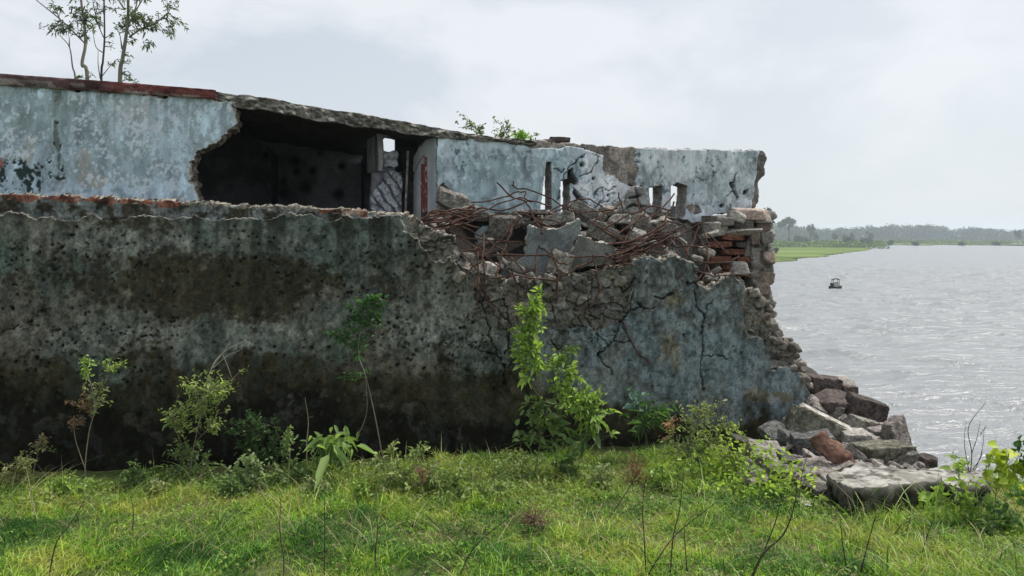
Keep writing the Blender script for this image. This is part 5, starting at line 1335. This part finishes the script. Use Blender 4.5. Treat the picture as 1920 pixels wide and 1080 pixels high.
plant('shrub', 'pale green bushy weed with toothed leaves left of the wall creeper', 'shrub', 4.95, [[(352, 935), (358, 870), (372, 800), (392, 740)], [(358, 880), (340, 830), (318, 790)], [(366, 830), (400, 790), (410, 750)], [(350, 920), (385, 870), (395, 840)]],
      [(398, 715, 36, 20, 130), (430, 715, 20, 12, 34), (380, 745, 36, 22, 130), (352, 722, 12, 10, 26), (345, 765, 26, 16, 60), (315, 785, 14, 14, 26), (345, 790, 20, 14, 40), (395, 800, 24, 18, 40), (362, 840, 30, 20, 80, MG), (340, 870, 30, 18, 70, MG), (385, 885, 34, 20, 80, MG)], .03, .4, ((.15, .21, .07), (.3, .37, .14)), (.17, .15, .1), .004, seed=3, depth=.5)
plant('dry_branch', 'bare bleached forked branch rising above the toothed weed', 'branch', 5.0, [[(372, 800), (393, 700), (420, 660), (470, 633)], [(398, 690), (424, 652), (432, 641)], [(400, 690), (425, 668), (450, 657)], [(418, 665), (428, 690), (434, 707)]], [], stemcol=(.33, .30, .25), sr=.0042, seed=4)
plant('sapling', 'spindly weed with yellow tips and a reddish clump near the left edge', 'sapling', 4.95, [[(160, 925), (160, 870), (167, 810), (178, 760), (165, 700), (163, 670)], [(160, 880), (143, 830), (138, 800)], [(172, 770), (195, 720), (212, 690)]],
      [(163, 672, 10, 10, 20, YG), (160, 700, 10, 20, 26, YG), (182, 735, 20, 22, 56, PG), (155, 758, 20, 18, 60, RB), (140, 785, 14, 18, 34, RB), (210, 678, 18, 11, 34, YG), (178, 765, 10, 12, 14, PG)], .024, .55, PG, (.22, .2, .15), .004, seed=5)
plant('weed', 'feathery olive weed at the far left edge', 'weed', 4.75, [[(62, 965), (48, 920), (38, 870)], [(58, 950), (30, 905), (15, 885)]], [(42, 868, 26, 18, 60), (30, 890, 30, 14, 60), (55, 895, 20, 14, 30)], .032, .3, ((.12, .14, .06), (.22, .23, .1)), (.25, .22, .14), .003, seed=6)
plant('weed', 'thin brownish weed just right of the feathery olive one', 'weed', 4.9, [[(60, 900), (66, 870), (78, 830)]], [(85, 818, 18, 14, 40, ((.14, .13, .07), (.24, .2, .13))), (80, 840, 10, 12, 14, MG)], .024, .5, MG, (.2, .17, .13), .003, seed=7)
plant('shrub', 'dark green bush in the shade of the wall, behind the pale herbs', 'shrub', 5.15, [[(480, 905), (478, 850), (470, 790)], [(480, 880), (510, 840), (525, 820)]], [(450, 800, 26, 18, 50), (480, 790, 22, 22, 60), (505, 810, 24, 24, 70), (470, 840, 30, 22, 70), (520, 850, 20, 24, 50)], .035, .5, ((.03, .07, .025), (.06, .11, .04)), (.1, .1, .07), .004, seed=8)
plant('herb', 'grey-green herb with rounded leaves below the dark bush', 'herb', 4.8, [[(490, 925), (480, 890), (470, 870)], [(490, 925), (450, 895), (440, 880)], [(495, 920), (515, 890), (520, 870)]], [(470, 868, 22, 16, 50), (443, 885, 16, 16, 34), (500, 880, 24, 18, 60), (475, 900, 30, 16, 60), (452, 912, 20, 12, 34)], .03, .6, ((.13, .19, .09), (.26, .33, .17)), (.14, .14, .09), .003, seed=9)
plant('herb', 'thin upright herb between the dark bush and the broad-leaved plant', 'herb', 4.95, [[(548, 915), (545, 860), (540, 800)]], [(541, 805, 10, 16, 26), (535, 830, 16, 14, 26), (548, 870, 26, 24, 60, MG), (530, 895, 30, 16, 50, MG)], .028, .55, ((.12, .18, .07), (.22, .29, .12)), (.14, .13, .09), .003, seed=10)
plant('herb', 'broad-leaved plant with long drooping light green leaves', 'herb', 4.85, [[(655, 925), (654, 870), (648, 828)], [(655, 920), (625, 860), (612, 825)]], [(612, 830, 34, 12, 16, ((.13, .21, .06), (.25, .34, .12)), .105), (640, 832, 26, 10, 12, ((.13, .21, .06), (.25, .34, .12)), .10), (600, 850, 26, 12, 12, ((.07, .13, .05), (.13, .2, .08)), .09), (632, 870, 26, 16, 16, MG, .05)], .09, .3, YG, (.2, .24, .12), .0035, seed=11, depth=.8, droop=.35)
plant('shrub', 'tangled low shrub with pale tips right of the broad-leaved plant', 'shrub', 4.75, [[(745, 935), (735, 890), (710, 850)], [(745, 935), (770, 880), (795, 845)], [(740, 930), (725, 870), (735, 835)], [(750, 930), (800, 900), (830, 880)]],
      [(705, 862, 16, 20, 40), (735, 840, 14, 12, 28), (770, 850, 20, 12, 34), (790, 835, 10, 10, 16), (745, 880, 44, 20, 120), (720, 905, 40, 16, 90), (785, 895, 36, 18, 90), (820, 905, 26, 16, 50), (760, 925, 50, 14, 80)], .028, .5, ((.13, .18, .07), (.28, .33, .13)), (.16, .14, .1), .003, seed=12, depth=.7)
plant('weed', 'reddish dry-stemmed weed rising from the tangled low shrub', 'weed', 4.7, [[(790, 945), (792, 905), (810, 875), (835, 858)], [(792, 910), (785, 880), (790, 860)]], [(790, 890, 12, 20, 50, ((.15, .06, .05), (.24, .12, .1)))], .022, .3, RB, (.22, .12, .1), .003, seed=13)
plant('shrub', 'wide leafy shrub with pink leaves on its left, before the blue plaster', 'shrub', 5.1, [[(1300, 895), (1296, 840), (1310, 780)], [(1300, 890), (1270, 840), (1255, 800)], [(1300, 870), (1340, 820), (1370, 800)]],
      [(1318, 765, 36, 14, 80), (1300, 795, 30, 18, 80), (1350, 795, 34, 14, 60), (1285, 825, 40, 20, 80), (1335, 825, 34, 16, 50), (1253, 800, 14, 18, 36, ((.25, .13, .10), (.4, .24, .2))), (1262, 840, 30, 16, 50), (1310, 850, 34, 18, 60, MG)], .026, .55, ((.14, .18, .07), (.27, .31, .14)), (.15, .12, .1), .003, seed=14, depth=.5)
plant('wall_fern', 'drooping dark long-leaved plant rooted at the wall, right of the sapling', 'plant', 5.45, [[(1215, 810), (1213, 785), (1212, 768)]], [(1215, 775, 34, 14, 60)], .075, .2, ((.04, .09, .03), (.09, .16, .06)), (.1, .12, .07), .003, seed=15, depth=.3, droop=.5)
plant('wall_plant', 'bluish-leaved seedling on the plaster above the drooping dark plant', 'plant', 5.42, [[(1200, 775), (1192, 755), (1190, 738)]], [(1190, 745, 18, 16, 16)], .06, .5, ((.07, .13, .12), (.13, .21, .19)), (.1, .12, .07), .003, seed=16, depth=.2, droop=.4)
plant('weed', 'dead rust-coloured tuft at the wall foot, centre of the photo', 'weed', 4.95, [[(1190, 905), (1180, 860), (1175, 845)], [(1190, 905), (1205, 860), (1213, 838)], [(1190, 905), (1165, 870), (1150, 855)], [(1190, 905), (1195, 865), (1192, 845)]], [(1190, 885, 26, 20, 160, ((.14, .06, .045), (.25, .13, .1)))], .03, .14, RB, (.27, .17, .13), .003, seed=17, droop=0)
plant('weed', 'small purple-brown dead tuft lying in the turf', 'weed', 4.1, [[(1002, 985), (1000, 970), (1002, 958)]], [(1000, 968, 32, 14, 220, ((.12, .08, .06), (.22, .15, .12)))], .02, .3, RB, (.2, .15, .12), .002, seed=18)
plant('herb', 'leafy seedling with dark gaps at the left of the green bank', 'herb', 4.55, [[(880, 950), (870, 925), (860, 905)], [(885, 950), (910, 925), (925, 915)]], [(862, 915, 22, 18, 34), (905, 925, 30, 16, 46), (930, 905, 20, 12, 24), (850, 935, 20, 12, 24)], .036, .55, ((.12, .18, .06), (.24, .3, .11)), (.13, .14, .08), .003, seed=19)
plant('vine', 'yellow-green broad-leaved vine hanging at the right edge over the water', 'vine', 4.3, [[(1862, 975), (1868, 920), (1875, 870), (1866, 825)], [(1870, 915), (1895, 880), (1912, 850)], [(1868, 930), (1850, 900), (1842, 880)]],
      [(1870, 835, 10, 14, 12), (1882, 855, 16, 12, 16), (1870, 875, 14, 14, 12), (1908, 870, 14, 14, 14), (1915, 845, 10, 12, 12, DG), (1890, 900, 20, 14, 16)], .055, .75, ((.24, .33, .04), (.42, .48, .08)), (.13, .15, .07), .003, seed=20, depth=.4, dens=1.5)
plant('herb', 'light green climbing herb in front of the rounded slab', 'herb', 4.25, [[(1815, 985), (1805, 930), (1797, 885)], [(1815, 980), (1780, 940), (1762, 920)], [(1808, 940), (1830, 915), (1842, 905)]],
      [(1798, 885, 12, 12, 10), (1780, 905, 22, 12, 18), (1812, 915, 22, 12, 18), (1765, 935, 24, 16, 26), (1800, 940, 30, 16, 34), (1750, 960, 26, 14, 30), (1835, 940, 20, 14, 20)], .045, .6, ((.15, .24, .05), (.3, .38, .1)), (.12, .14, .07), .003, seed=21, depth=.6, dens=1.3)
plant('herb', 'dark glossy leafy herb low at the right edge', 'herb', 4.1, [[(1870, 1010), (1865, 970), (1860, 940)], [(1872, 1010), (1900, 960), (1915, 935)]], [(1862, 950, 26, 18, 34), (1895, 960, 30, 18, 40), (1915, 930, 20, 20, 24), (1870, 985, 34, 14, 34)], .045, .55, ((.05, .11, .03), (.12, .2, .06)), (.1, .11, .06), .003, seed=22, depth=.6, dens=1.2)
plant('dead_shrub', 'leafless dark twigs against the water beyond the rounded slab', 'shrub', 4.75, [[(1818, 905), (1822, 850), (1816, 800), (1848, 755)], [(1822, 850), (1832, 820), (1838, 790)], [(1820, 900), (1840, 850), (1846, 800)], [(1818, 890), (1808, 830), (1812, 790)], [(1824, 880), (1838, 860), (1842, 845)], [(1838, 815), (1850, 798)]], [(1794, 868, 10, 14, 14, YG, .04), (1800, 880, 8, 8, 6, YG, .04)], stemcol=(.07, .055, .05), sr=.0035, seed=23)
plant('dead_shrub', 'fine dark twigs tangled at the right frame edge behind the vine', 'shrub', 4.6, [[(1890, 950), (1895, 920), (1918, 890)], [(1895, 945), (1905, 915), (1900, 895)], [(1892, 940), (1880, 915), (1884, 900)], [(1900, 940), (1925, 915), (1935, 900)]], [], stemcol=(.07, .055, .05), sr=.003, seed=24)
plant('dead_shrub', 'thin forked twig in front of the grey-green block of the pile', 'shrub', 4.55, [[(1498, 940), (1502, 900), (1512, 860), (1528, 815)], [(1500, 915), (1522, 880), (1540, 850)]], [], stemcol=(.11, .09, .08), sr=.003, seed=25)
FILL = [(250, 905, 'leafy low herb between the two left saplings'), (290, 925, 'pale herb in front of the toothed weed, on its left'), (120, 925, 'leafy herb between the feathery weed and the left sapling'), (560, 905, 'bushy herb left of the broad-leaved plant'), (590, 925, 'low herb in front of the broad-leaved plant'),
        (680, 925, 'low herb just left of the tangled shrub'), (425, 925, 'herb between the toothed weed and the grey-green herb'), (1130, 905, 'low herb left of the dead rust-coloured tuft'), (1240, 905, 'low herb right of the dead rust-coloured tuft'), (1060, 890, 'leafy herb at the foot of the tall sapling'), (1380, 880, 'herb between the pink-leaved shrub and the stone pile')]
for q, (x, y, lab) in enumerate(FILL):
    Yq = min(EYE * F / (y + 8 - HY), 5.15); r = np.random.default_rng(800 + q); w = r.uniform(18, 30)
    plant('herb', lab, 'herb', Yq, [[(x, y + 8), (x - 4, y - 12), (x - w * .5, y - 26)], [(x, y + 8), (x + 8, y - 10), (x + w * .6, y - 20)], [(x, y + 6), (x + 2, y - 16), (x + 3, y - 34)]],
          [(x - w * .4, y - 18, w * .6, 8, 26), (x + w * .5, y - 13, w * .6, 8, 26), (x + 2, y - 27, w * .4, 7, 14), (x, y - 4, w, 8, 34)], .03, .5, [MG, PG, YG][q % 3], (.14, .14, .09), .003, seed=820 + q, depth=.8)

# dry stalks in the foreground
DS = [([(530, 1090), (532, 1050), (525, 1000), (526, 935)], 'thin dark upright stalk in the turf, third of the way across'), ([(607, 1090), (609, 1010), (608, 930)], 'straight pale-tipped stalk beside the dark one at lower left'),
      ([(708, 1090), (704, 1040), (708, 985), (700, 955)], 'thin dark stalk under the tangled low shrub'), ([(858, 1090), (880, 1040), (905, 1010), (948, 975)], 'dark stalk leaning right from the bottom edge, below the tuft'), ([(880, 1060), (850, 1020), (800, 965)], 'dark twig crossing the leaning stalk'),
      ([(90, 1090), (105, 1020), (130, 985), (160, 935)], 'dark twig leaning right at the lower left'), ([(248, 1000), (250, 960), (245, 930)], 'short dark stalk in front of the left weeds'), ([(1212, 1090), (1208, 1010), (1205, 950), (1212, 890)], 'tall dark stalk rising before the rust-coloured tuft'),
      ([(1256, 1090), (1262, 1010), (1275, 950), (1282, 880)], 'tall dark stalk rising before the pink-leaved shrub'), ([(1140, 975), (1170, 930), (1195, 890)], 'dark twig leaning right in the middle of the turf'), ([(1206, 1095), (1232, 1050), (1270, 1000), (1345, 940)], 'long dark twig sweeping right from the bottom edge'),
      ([(1245, 1090), (1222, 1060), (1200, 1025)], 'short dark stick crossing the sweeping twig'), ([(1405, 1095), (1430, 1040), (1470, 1000), (1490, 945), (1494, 905)], 'thick dark forked stalk at the bottom edge, before the stone pile'),
      ([(1432, 1035), (1455, 975), (1465, 930)], 'upper thin shoot of the forked stalk'), ([(1590, 1080), (1580, 1020), (1576, 970)], 'thin stalk in the grass left under the big slab'), ([(1610, 1085), (1630, 1010), (1642, 965)], 'thin leaning stalk in the grass under the big slab'),
      ([(1728, 1040), (1740, 1000), (1750, 975)], 'stout dark stalk in the tall grass below the slab'), ([(1675, 1005), (1690, 985), (1715, 972)], 'bent dark twig under the right end of the big slab'), ([(1870, 1085), (1875, 1050), (1880, 1030)], 'short dark stalk at the lower right corner'),
      ([(72, 985), (62, 945), (50, 880)], 'straw-coloured stalk at the left edge'), ([(305, 985), (330, 955), (345, 935)], 'pale dry stalk lying over the reddish patch'), ([(575, 830), (578, 790), (572, 745)], 'grey bare stick standing against the wall foot'), ([(1290, 1085), (1285, 1030), (1283, 985)], 'thin stalk right of the sweeping twig')]
for q, (pts, lab) in enumerate(DS):
    yb = max(p[1] for p in pts); Yq = min(4.95, EYE * F / (yb - HY) + .02) if yb > 900 else 5.1
    r = np.random.default_rng(q); P = smooth_path([W(a, b_, Yq + (k * .02)) for k, (a, b_) in enumerate(pts)], 7)
    if P[0][2] > 0.03: P = np.vstack([[P[0][0], P[0][1], -.01], P])
    pale = q in (19, 20, 21)
    mb = MB(); v, f = tube(P, np.linspace(.0038 if q != 12 else .0062, .0015, len(P)), 5); cl = (.3, .26, .17) if pale else (.05, .04, .035); mb.add(v, f, cl)
    for t in range(2):
        i = r.integers(len(P) // 2, len(P) - 2); e_ = P[i] + np.array([r.normal(0, .03), r.normal(0, .02), r.uniform(.02, .05)])
        v, f = tube(smooth_path([P[i], e_], 4), np.linspace(.0015, .0008, 4), 4); mb.add(v, f, cl)
    tag(mb.build('dry_stalk', M_STEM), lab, 'stalk', 'dry stalks standing in the turf')

# ------------------------------------------------------------------ TREES behind the building
def tree(name, label, Y, stems, blobs, leaf, seed, group=None, trunkcol=(.2, .19, .16), sr=.05, cols=((.05, .085, .035), (.1, .14, .06)), depth=1.0, cat='tree', base=0.0, bark=None):
    s2 = []
    for i, s_ in enumerate(stems):
        if i == 0:
            p = s_[0]; gy_ = HY + (EYE - base) / Y * F; s_ = [(p[0] + 4, gy_), (p[0] + 2, (p[1] + gy_) / 2)] + list(s_)
        s2.append(s_)
    return plant(name, label, cat, Y, s2, blobs, leaf, .32, cols, trunkcol, sr, group, seed, depth, trunk='trunk', crown='crown', droop=.5, dens=1.25)
tree('tree', 'leftmost slim pale-barked tree with crooked trunk above the red roof edge', 12, [[(164, 150), (154, 122), (160, 85), (158, 45), (152, 0), (148, -60)], [(158, 80), (115, 38), (66, -2), (40, -30)], [(113, 40), (108, 25), (103, 10)]], [(110, 55, 13, 18, 90), (106, 18, 12, 8, 34), (132, 18, 8, 6, 22), (130, 45, 8, 6, 18), (150, 33, 8, 8, 30), (167, 28, 9, 14, 60), (150, 60, 10, 8, 30), (167, 60, 8, 10, 30), (168, 140, 8, 5, 14), (160, -30, 60, 20, 200)], .07, 1, 'slim trees behind the building', sr=.036, trunkcol=(.22, .2, .17))
tree('tree', 'middle dark thin-trunked tree, narrowest of the trees over the roof', 12.4, [[(190, 155), (193, 115), (196, 70), (195, 0), (194, -60)], [(194, 70), (182, 40), (174, 0), (170, -30)], [(192, 98), (180, 88), (174, 60)], [(188, 148), (184, 120), (184, 95)], [(192, 142), (208, 122)], [(196, 72), (210, 64)]], [(186, 25, 12, 10, 70), (180, 38, 8, 8, 34), (208, 8, 10, 6, 14), (212, 66, 8, 5, 18), (210, 118, 8, 8, 26), (178, 55, 8, 10, 26), (212, 84, 4, 5, 8), (190, -30, 50, 18, 120)], .05, 2, 'slim trees behind the building', sr=.024, trunkcol=(.07, .065, .06))
tree('tree', 'rightmost and leafiest of the three trees over the roof edge', 12, [[(225, 155), (230, 110), (236, 70), (240, 30), (240, -5), (238, -60)], [(240, 48), (256, 18), (274, -12)], [(242, 70), (262, 56), (290, 44), (315, 25)], [(234, 18), (222, 0), (212, -18)], [(229, 92), (226, 72)], [(252, 25), (258, 0)]],
     [(246, 28, 22, 12, 170), (265, 38, 18, 12, 120), (284, 30, 14, 12, 90), (228, 50, 14, 8, 46), (250, 55, 14, 8, 34), (285, 58, 12, 8, 40), (312, 64, 8, 8, 34), (325, 32, 12, 12, 60), (330, 55, 10, 10, 40), (325, 2, 14, 6, 40), (282, 85, 9, 9, 34), (244, 100, 8, 8, 22), (232, 112, 10, 8, 26), (250, 138, 8, 7, 26), (236, 152, 8, 5, 18), (256, 156, 6, 4, 10), (250, 76, 8, 6, 20), (250, -25, 70, 18, 260), (280, 3, 8, 5, 18)], .055, 3, 'slim trees behind the building', sr=.042, trunkcol=(.17, .17, .13))
plant('bare_twig', 'single bare shoot left of the crooked trunk above the roof', 'branch', 11.5, [[(146, 330), (142, 160), (136, 125), (130, 88), (112, 66)], [(130, 88), (130, 70)]], [], stemcol=(.15, .14, .12), sr=.016, seed=44)
plant('bush', dens=.75, label='sparse twiggy bush showing over the roof behind the right wall', cat='bush', Y=10, stems=[[(930, 760), (925, 400), (905, 262), (885, 235)], [(925, 300), (940, 262), (955, 235)], [(925, 300), (975, 262), (1000, 255)]], blobs=[(884, 228, 20, 12, 110), (902, 238, 16, 12, 80), (935, 238, 20, 12, 100), (952, 232, 8, 8, 30), (915, 250, 28, 8, 70), (970, 248, 24, 8, 70), (1000, 255, 14, 6, 30), (850, 236, 8, 5, 8)], leaf=.045, aspect=.5, cols=((.09, .11, .05), (.17, .2, .09)), stemcol=(.12, .11, .08), sr=.012, seed=45, depth=1)
plant('roof_weed', 'small bright green tuft on the wall head beside the brown brick', 'weed', 9.9, [[(975, 268), (975, 262), (976, 255)]], [(976, 254, 14, 6, 120, ((.14, .26, .04), (.26, .4, .08)), .05)], .05, .3, YG, (.1, .12, .05), .005, seed=46)

# ------------------------------------------------------------------ FAR SHORE
M_FOL = mat_leaf('distant_foliage', .15)
def clump_mesh(blobs, n_per, q, cols, r):
    mb = MB()
    for (cx, cy, cz, rx, ry, rz) in blobs:
        g = r.normal(0, 1, (n_per, 3)); g /= np.linalg.norm(g, axis=1)[:, None]; g *= (r.random((n_per, 1)) ** .33)
        g = g * (0.8 + .35 * vnoise3(g * 2.2 + cx, 3)[:, None])
        P = np.array([cx, cy, cz]) + g * np.array([rx, ry, rz])
        D = r.normal(0, 1, (n_per, 3)); L = q * r.uniform(.6, 1.4, n_per)
        u = r.random((n_per, 1)); c = (np.array(cols[0]) * (1 - u) + np.array(cols[1]) * u)
        v, f, c2 = leaves(P, D, L, L * .8, c, r); mb.add(v, f, c2)
    return mb
def fartree(name, label, cat, px, ytop, ybase, wpx, Y, seed, umbrella=False, cols=((.03, .05, .025), (.06, .085, .04)), group=None):
    r = np.random.default_rng(seed)
    ybase = HY + 4.25 * F / Y; k = F / Y; h_ = (ybase - ytop) / k; w = wpx / k; X = (px - CX) / k; zb_ = EYE + (HY - ybase) / k
    root = empty(name, (X, Y, zb_), label, cat, group)
    mb = MB(); v, f = tube([(X, Y, zb_ - .3), (X + .02 * h_, Y, zb_ + h_ * .4), (X, Y, zb_ + h_ * .75)], [h_ * .03, h_ * .022, h_ * .008], 6); mb.add(v, f, (.06, .055, .045))
    bl = []
    for i in range(12 if umbrella else 8):
        a = r.uniform(0, 6.28); rr = r.random() ** .5
        zc = zb_ + h_ * ((.78 - .16 * rr ** 2) if umbrella else r.uniform(.35, .8))
        bl.append((X + math.cos(a) * rr * w * .38, Y + math.sin(a) * rr * w * .3, zc, w * .17, w * .17, h_ * (.10 if umbrella else .2)))
        v, f = tube([(X, Y, zb_ + h_ * .42), (bl[-1][0], bl[-1][1], bl[-1][2])], [h_ * .011, h_ * .004], 4); mb.add(v, f, (.06, .055, .045))
    mb.build('trunk', M_STEM, root)
    clump_mesh(bl, 120, max(.22, h_ * .055), cols, r).build('crown', M_FOL, root, False)
    return root
fartree('tree', 'umbrella-shaped tree standing clear on the far hazy shore', 'tree', 1479, 400, 441, 40, 430, 1, True)
fartree('tree', 'dark airy tree top rising right behind the broken wall end', 'tree', 1443, 381, 452, 20, 190, 2, False, ((.03, .045, .02), (.05, .07, .03)))
fartree('tree', 'round-topped tree right of the umbrella-shaped tree', 'tree', 1521, 416, 443, 18, 470, 3)
fartree('tree', 'small rounded tree at the right frame edge on the far shore', 'tree', 1909, 430, 452, 14, 420, 4)
fartree('tree', 'low dark tree standing in front of the long wood', 'tree', 1632, 431, 446, 14, 420, 5)
fartree('shrub', 'small dark upright shrub alone on the bright meadow', 'shrub', 1455, 464, 477, 8, 165, 6)
BU = [(1446, 440, 459, 34, 'dark rounded bush nearest the broken wall end'), (1500, 441, 459, 26, 'second dark bush from the wall end on the spit'), (1513, 446, 459, 18, 'smaller bush touching the second one'), (1549, 449, 460, 18, 'low bush midway along the spit'), (1592, 441, 461, 26, 'tall bush behind the tip of the spit'), (1622, 445, 463, 26, 'dark bush at the very tip of the spit'), (1585, 452, 461, 14, 'low bush left of the tall tip bush'), (1530, 437, 443, 9, 'tiny bush far left before the hazy wood'), (1566, 436, 443, 10, 'tiny pointed bush before the hazy wood'), (1599, 436, 443, 9, 'tiny bush right of the pointed one'), (1670, 450, 462, 12, 'first low bush on the marsh edge right of the spit'), (1716, 452, 462, 16, 'second low bush on the marsh edge right of the spit'), (1800, 453, 462, 20, 'third low bush on the marsh edge, widest of them'), (1868, 452, 462, 14, 'last low bush on the marsh edge near the right tree'), (1475, 447, 459, 14, 'small pale bush between the two dark bushes')]
for q, (x, a, b_, w, lab) in enumerate(BU):
    Yq = min(420, 4.35 * F / max(b_ - HY, 15)); r = np.random.default_rng(200 + q); k = F / Yq; zb_ = -2.65; h_ = EYE + (HY - a) / k - zb_; wd = w / k; X = (x - CX) / k
    bl = [(X + r.uniform(-.3, .3) * wd, Yq + r.uniform(-.2, .2) * wd, zb_ + h_ * r.uniform(.3, .7), wd * .28, wd * .28, h_ * .34) for _ in range(6)]
    o = clump_mesh(bl, 90, max(.25, h_ * .13), ((.025, .045, .02), (.05, .08, .035)), r).build('shrub', M_FOL, None, False); tag(o, lab, 'shrub', 'bushes on the grassy spit')
# reed and scrub belt on the marsh
r = np.random.default_rng(90); bl = []
for k in range(260):
    x = r.uniform(1395, 1650); t = r.random(); Yq = 250 + 170 * t
    bl.append(((x - CX) / F * Yq, Yq, WATER + .9 + r.uniform(-.3, .5), r.uniform(2, 5), 3, r.uniform(.6, 1.2)))
for k in range(260):
    x = r.uniform(1630, 2250); Yq = r.uniform(350, 430)
    bl.append(((x - CX) / F * Yq, Yq, WATER + .9, r.uniform(3, 7), 3, r.uniform(.7, 1.3)))
tag(clump_mesh(bl, 34, .8, ((.08, .13, .04), (.16, .22, .07)), r).build('marsh_scrub', M_FOL, None, False, (300, 350, -3)), 'low green scrub and reeds along the far marsh', 'scrub', None, 'stuff')
# the long hazy wood
bl = []; r = np.random.default_rng(91)
xs = [1300, 1430, 1455, 1470, 1500, 1530, 1560, 1600, 1630, 1650, 1665, 1680, 1700, 1740, 1770, 1782, 1790, 1820, 1860, 1890, 1920, 2300]
tp = [425, 412, 420, 424, 425, 428, 429, 428, 421, 428, 421, 423, 424, 422, 424, 436, 428, 427, 430, 432, 433, 428]
for k in range(620):
    x = r.uniform(1300, 2300); Yq = r.uniform(600, 680); ty = np.interp(x, xs, tp) + r.normal(0, 1.2) + 3.0 * (fbm(np.array(x * .05), np.array(0.), 5, 3) - .5)
    zt_ = EYE + (HY - ty) / F * Yq; zb_ = WATER + .6
    hh_ = zt_ - zb_
    bl.append(((x - CX) / F * Yq, Yq, zb_ + hh_ * .55, r.uniform(3, 6), 5, hh_ * .48))
    bl.append(((x - CX) / F * Yq, Yq - 4, zb_ + .8, r.uniform(4, 7), 3, 1.8))
tag(clump_mesh(bl, 85, 1.25, ((.025, .04, .025), (.05, .07, .04)), r).build('far_wood', M_FOL, None, False, (450, 640, -3)), 'long hazy wood along the far shore', 'wood', None, 'stuff')

# ------------------------------------------------------------------ BOAT
Yb = (EYE - WATER) * F / (542 - HY); Xb = (1566 - CX) / F * Yb
bt = empty('boat', (Xb, Yb, WATER), 'small dark boat with a canopy alone on the lake', 'boat')
mb = MB(); n_u = 15; L, B = 1.1, .3; V = []
prof_ = [(0, -.14), (.55, -.12), (.9, .02), (1, .14), (.94, .14), (.8, .03), (.4, -.06), (0, -.07)]
for i in range(n_u):
    u = i / (n_u - 1) * 2 - 1; wv = B * (1 - abs(u) ** 2.4) + .015; sh = .10 * abs(u) ** 2
    for (a, z_) in prof_: V.append((u * L * .5 * (1 + .06 * (z_ > .1)), a * wv, z_ + sh))
    for (a, z_) in prof_[::-1]: V.append((u * L * .5 * (1 + .06 * (z_ > .1)), -a * wv, z_ + sh))
V = np.array(V) + np.array([Xb, Yb, WATER + .06]); m_ = len(prof_) * 2; idx = np.arange(len(V)).reshape(n_u, m_)
f = np.stack([idx[:-1], np.roll(idx, -1, 1)[:-1], np.roll(idx, -1, 1)[1:], idx[1:]], -1).reshape(-1, 4)
mk('hull', V, f, M_DARK, bt)
for sx in (-.22, .28):
    for sy in (-.18, .18):
        v, f = tube([(Xb + sx, Yb + sy, WATER + .1), (Xb + sx, Yb + sy, WATER + .86)], .018, 6); mk('canopy_post', v, f, M_DARK, bt)
V = []
for o_ in (0, .03):
    for i in range(9):
        for j in range(5):
            u = i / 8 - .5; w = j / 4 - .5; V.append((Xb + .03 + u * .66, Yb + w * .5, WATER + .93 - .12 * (2 * u) ** 2 - .05 * (2 * w) ** 2 - o_))
idx = np.arange(90).reshape(2, 9, 5); fl = [np.stack([idx[q, :-1, :-1], idx[q, 1:, :-1], idx[q, 1:, 1:], idx[q, :-1, 1:]], -1).reshape(-1, 4) for q in (0, 1)]
mk('canopy', np.array(V), np.concatenate(fl), M_CONCD, bt)
v, f = rock_v((.5, .34, .42), 5, 3, rough=.05); mk('cargo_cover', v + np.array([Xb, Yb, WATER + .36]), f, M_CONCB, bt)
v, f = rock_v((.16, .3, .4), 6, 3, rough=.05); mk('engine_box', v + np.array([Xb - .3, Yb, WATER + .3]), f, M_DARK, bt)

# ------------------------------------------------------------------ HAZE
hv = np.array([[x, y, z] for x in (-700, 1500) for y in (-35, 1300) for z in (-6.5, 15)], float)
m = bpy.data.materials.new('haze'); m.use_nodes = True; n = m.node_tree.nodes; n.clear()
out = n.new('ShaderNodeOutputMaterial'); pv = n.new('ShaderNodeVolumePrincipled')
pv.inputs['Color'].default_value = (.80, .89, .98, 1); pv.inputs['Density'].default_value = .00062; pv.inputs['Anisotropy'].default_value = .2
m.node_tree.links.new(pv.outputs[0], out.inputs['Volume'])
tag(mk('haze', hv, np.array([[0, 1, 3, 2], [4, 6, 7, 5], [0, 4, 5, 1], [2, 3, 7, 6], [0, 2, 6, 4], [1, 5, 7, 3]]), m, None, None, False, (0, 0, -6.5)), kind='stuff')
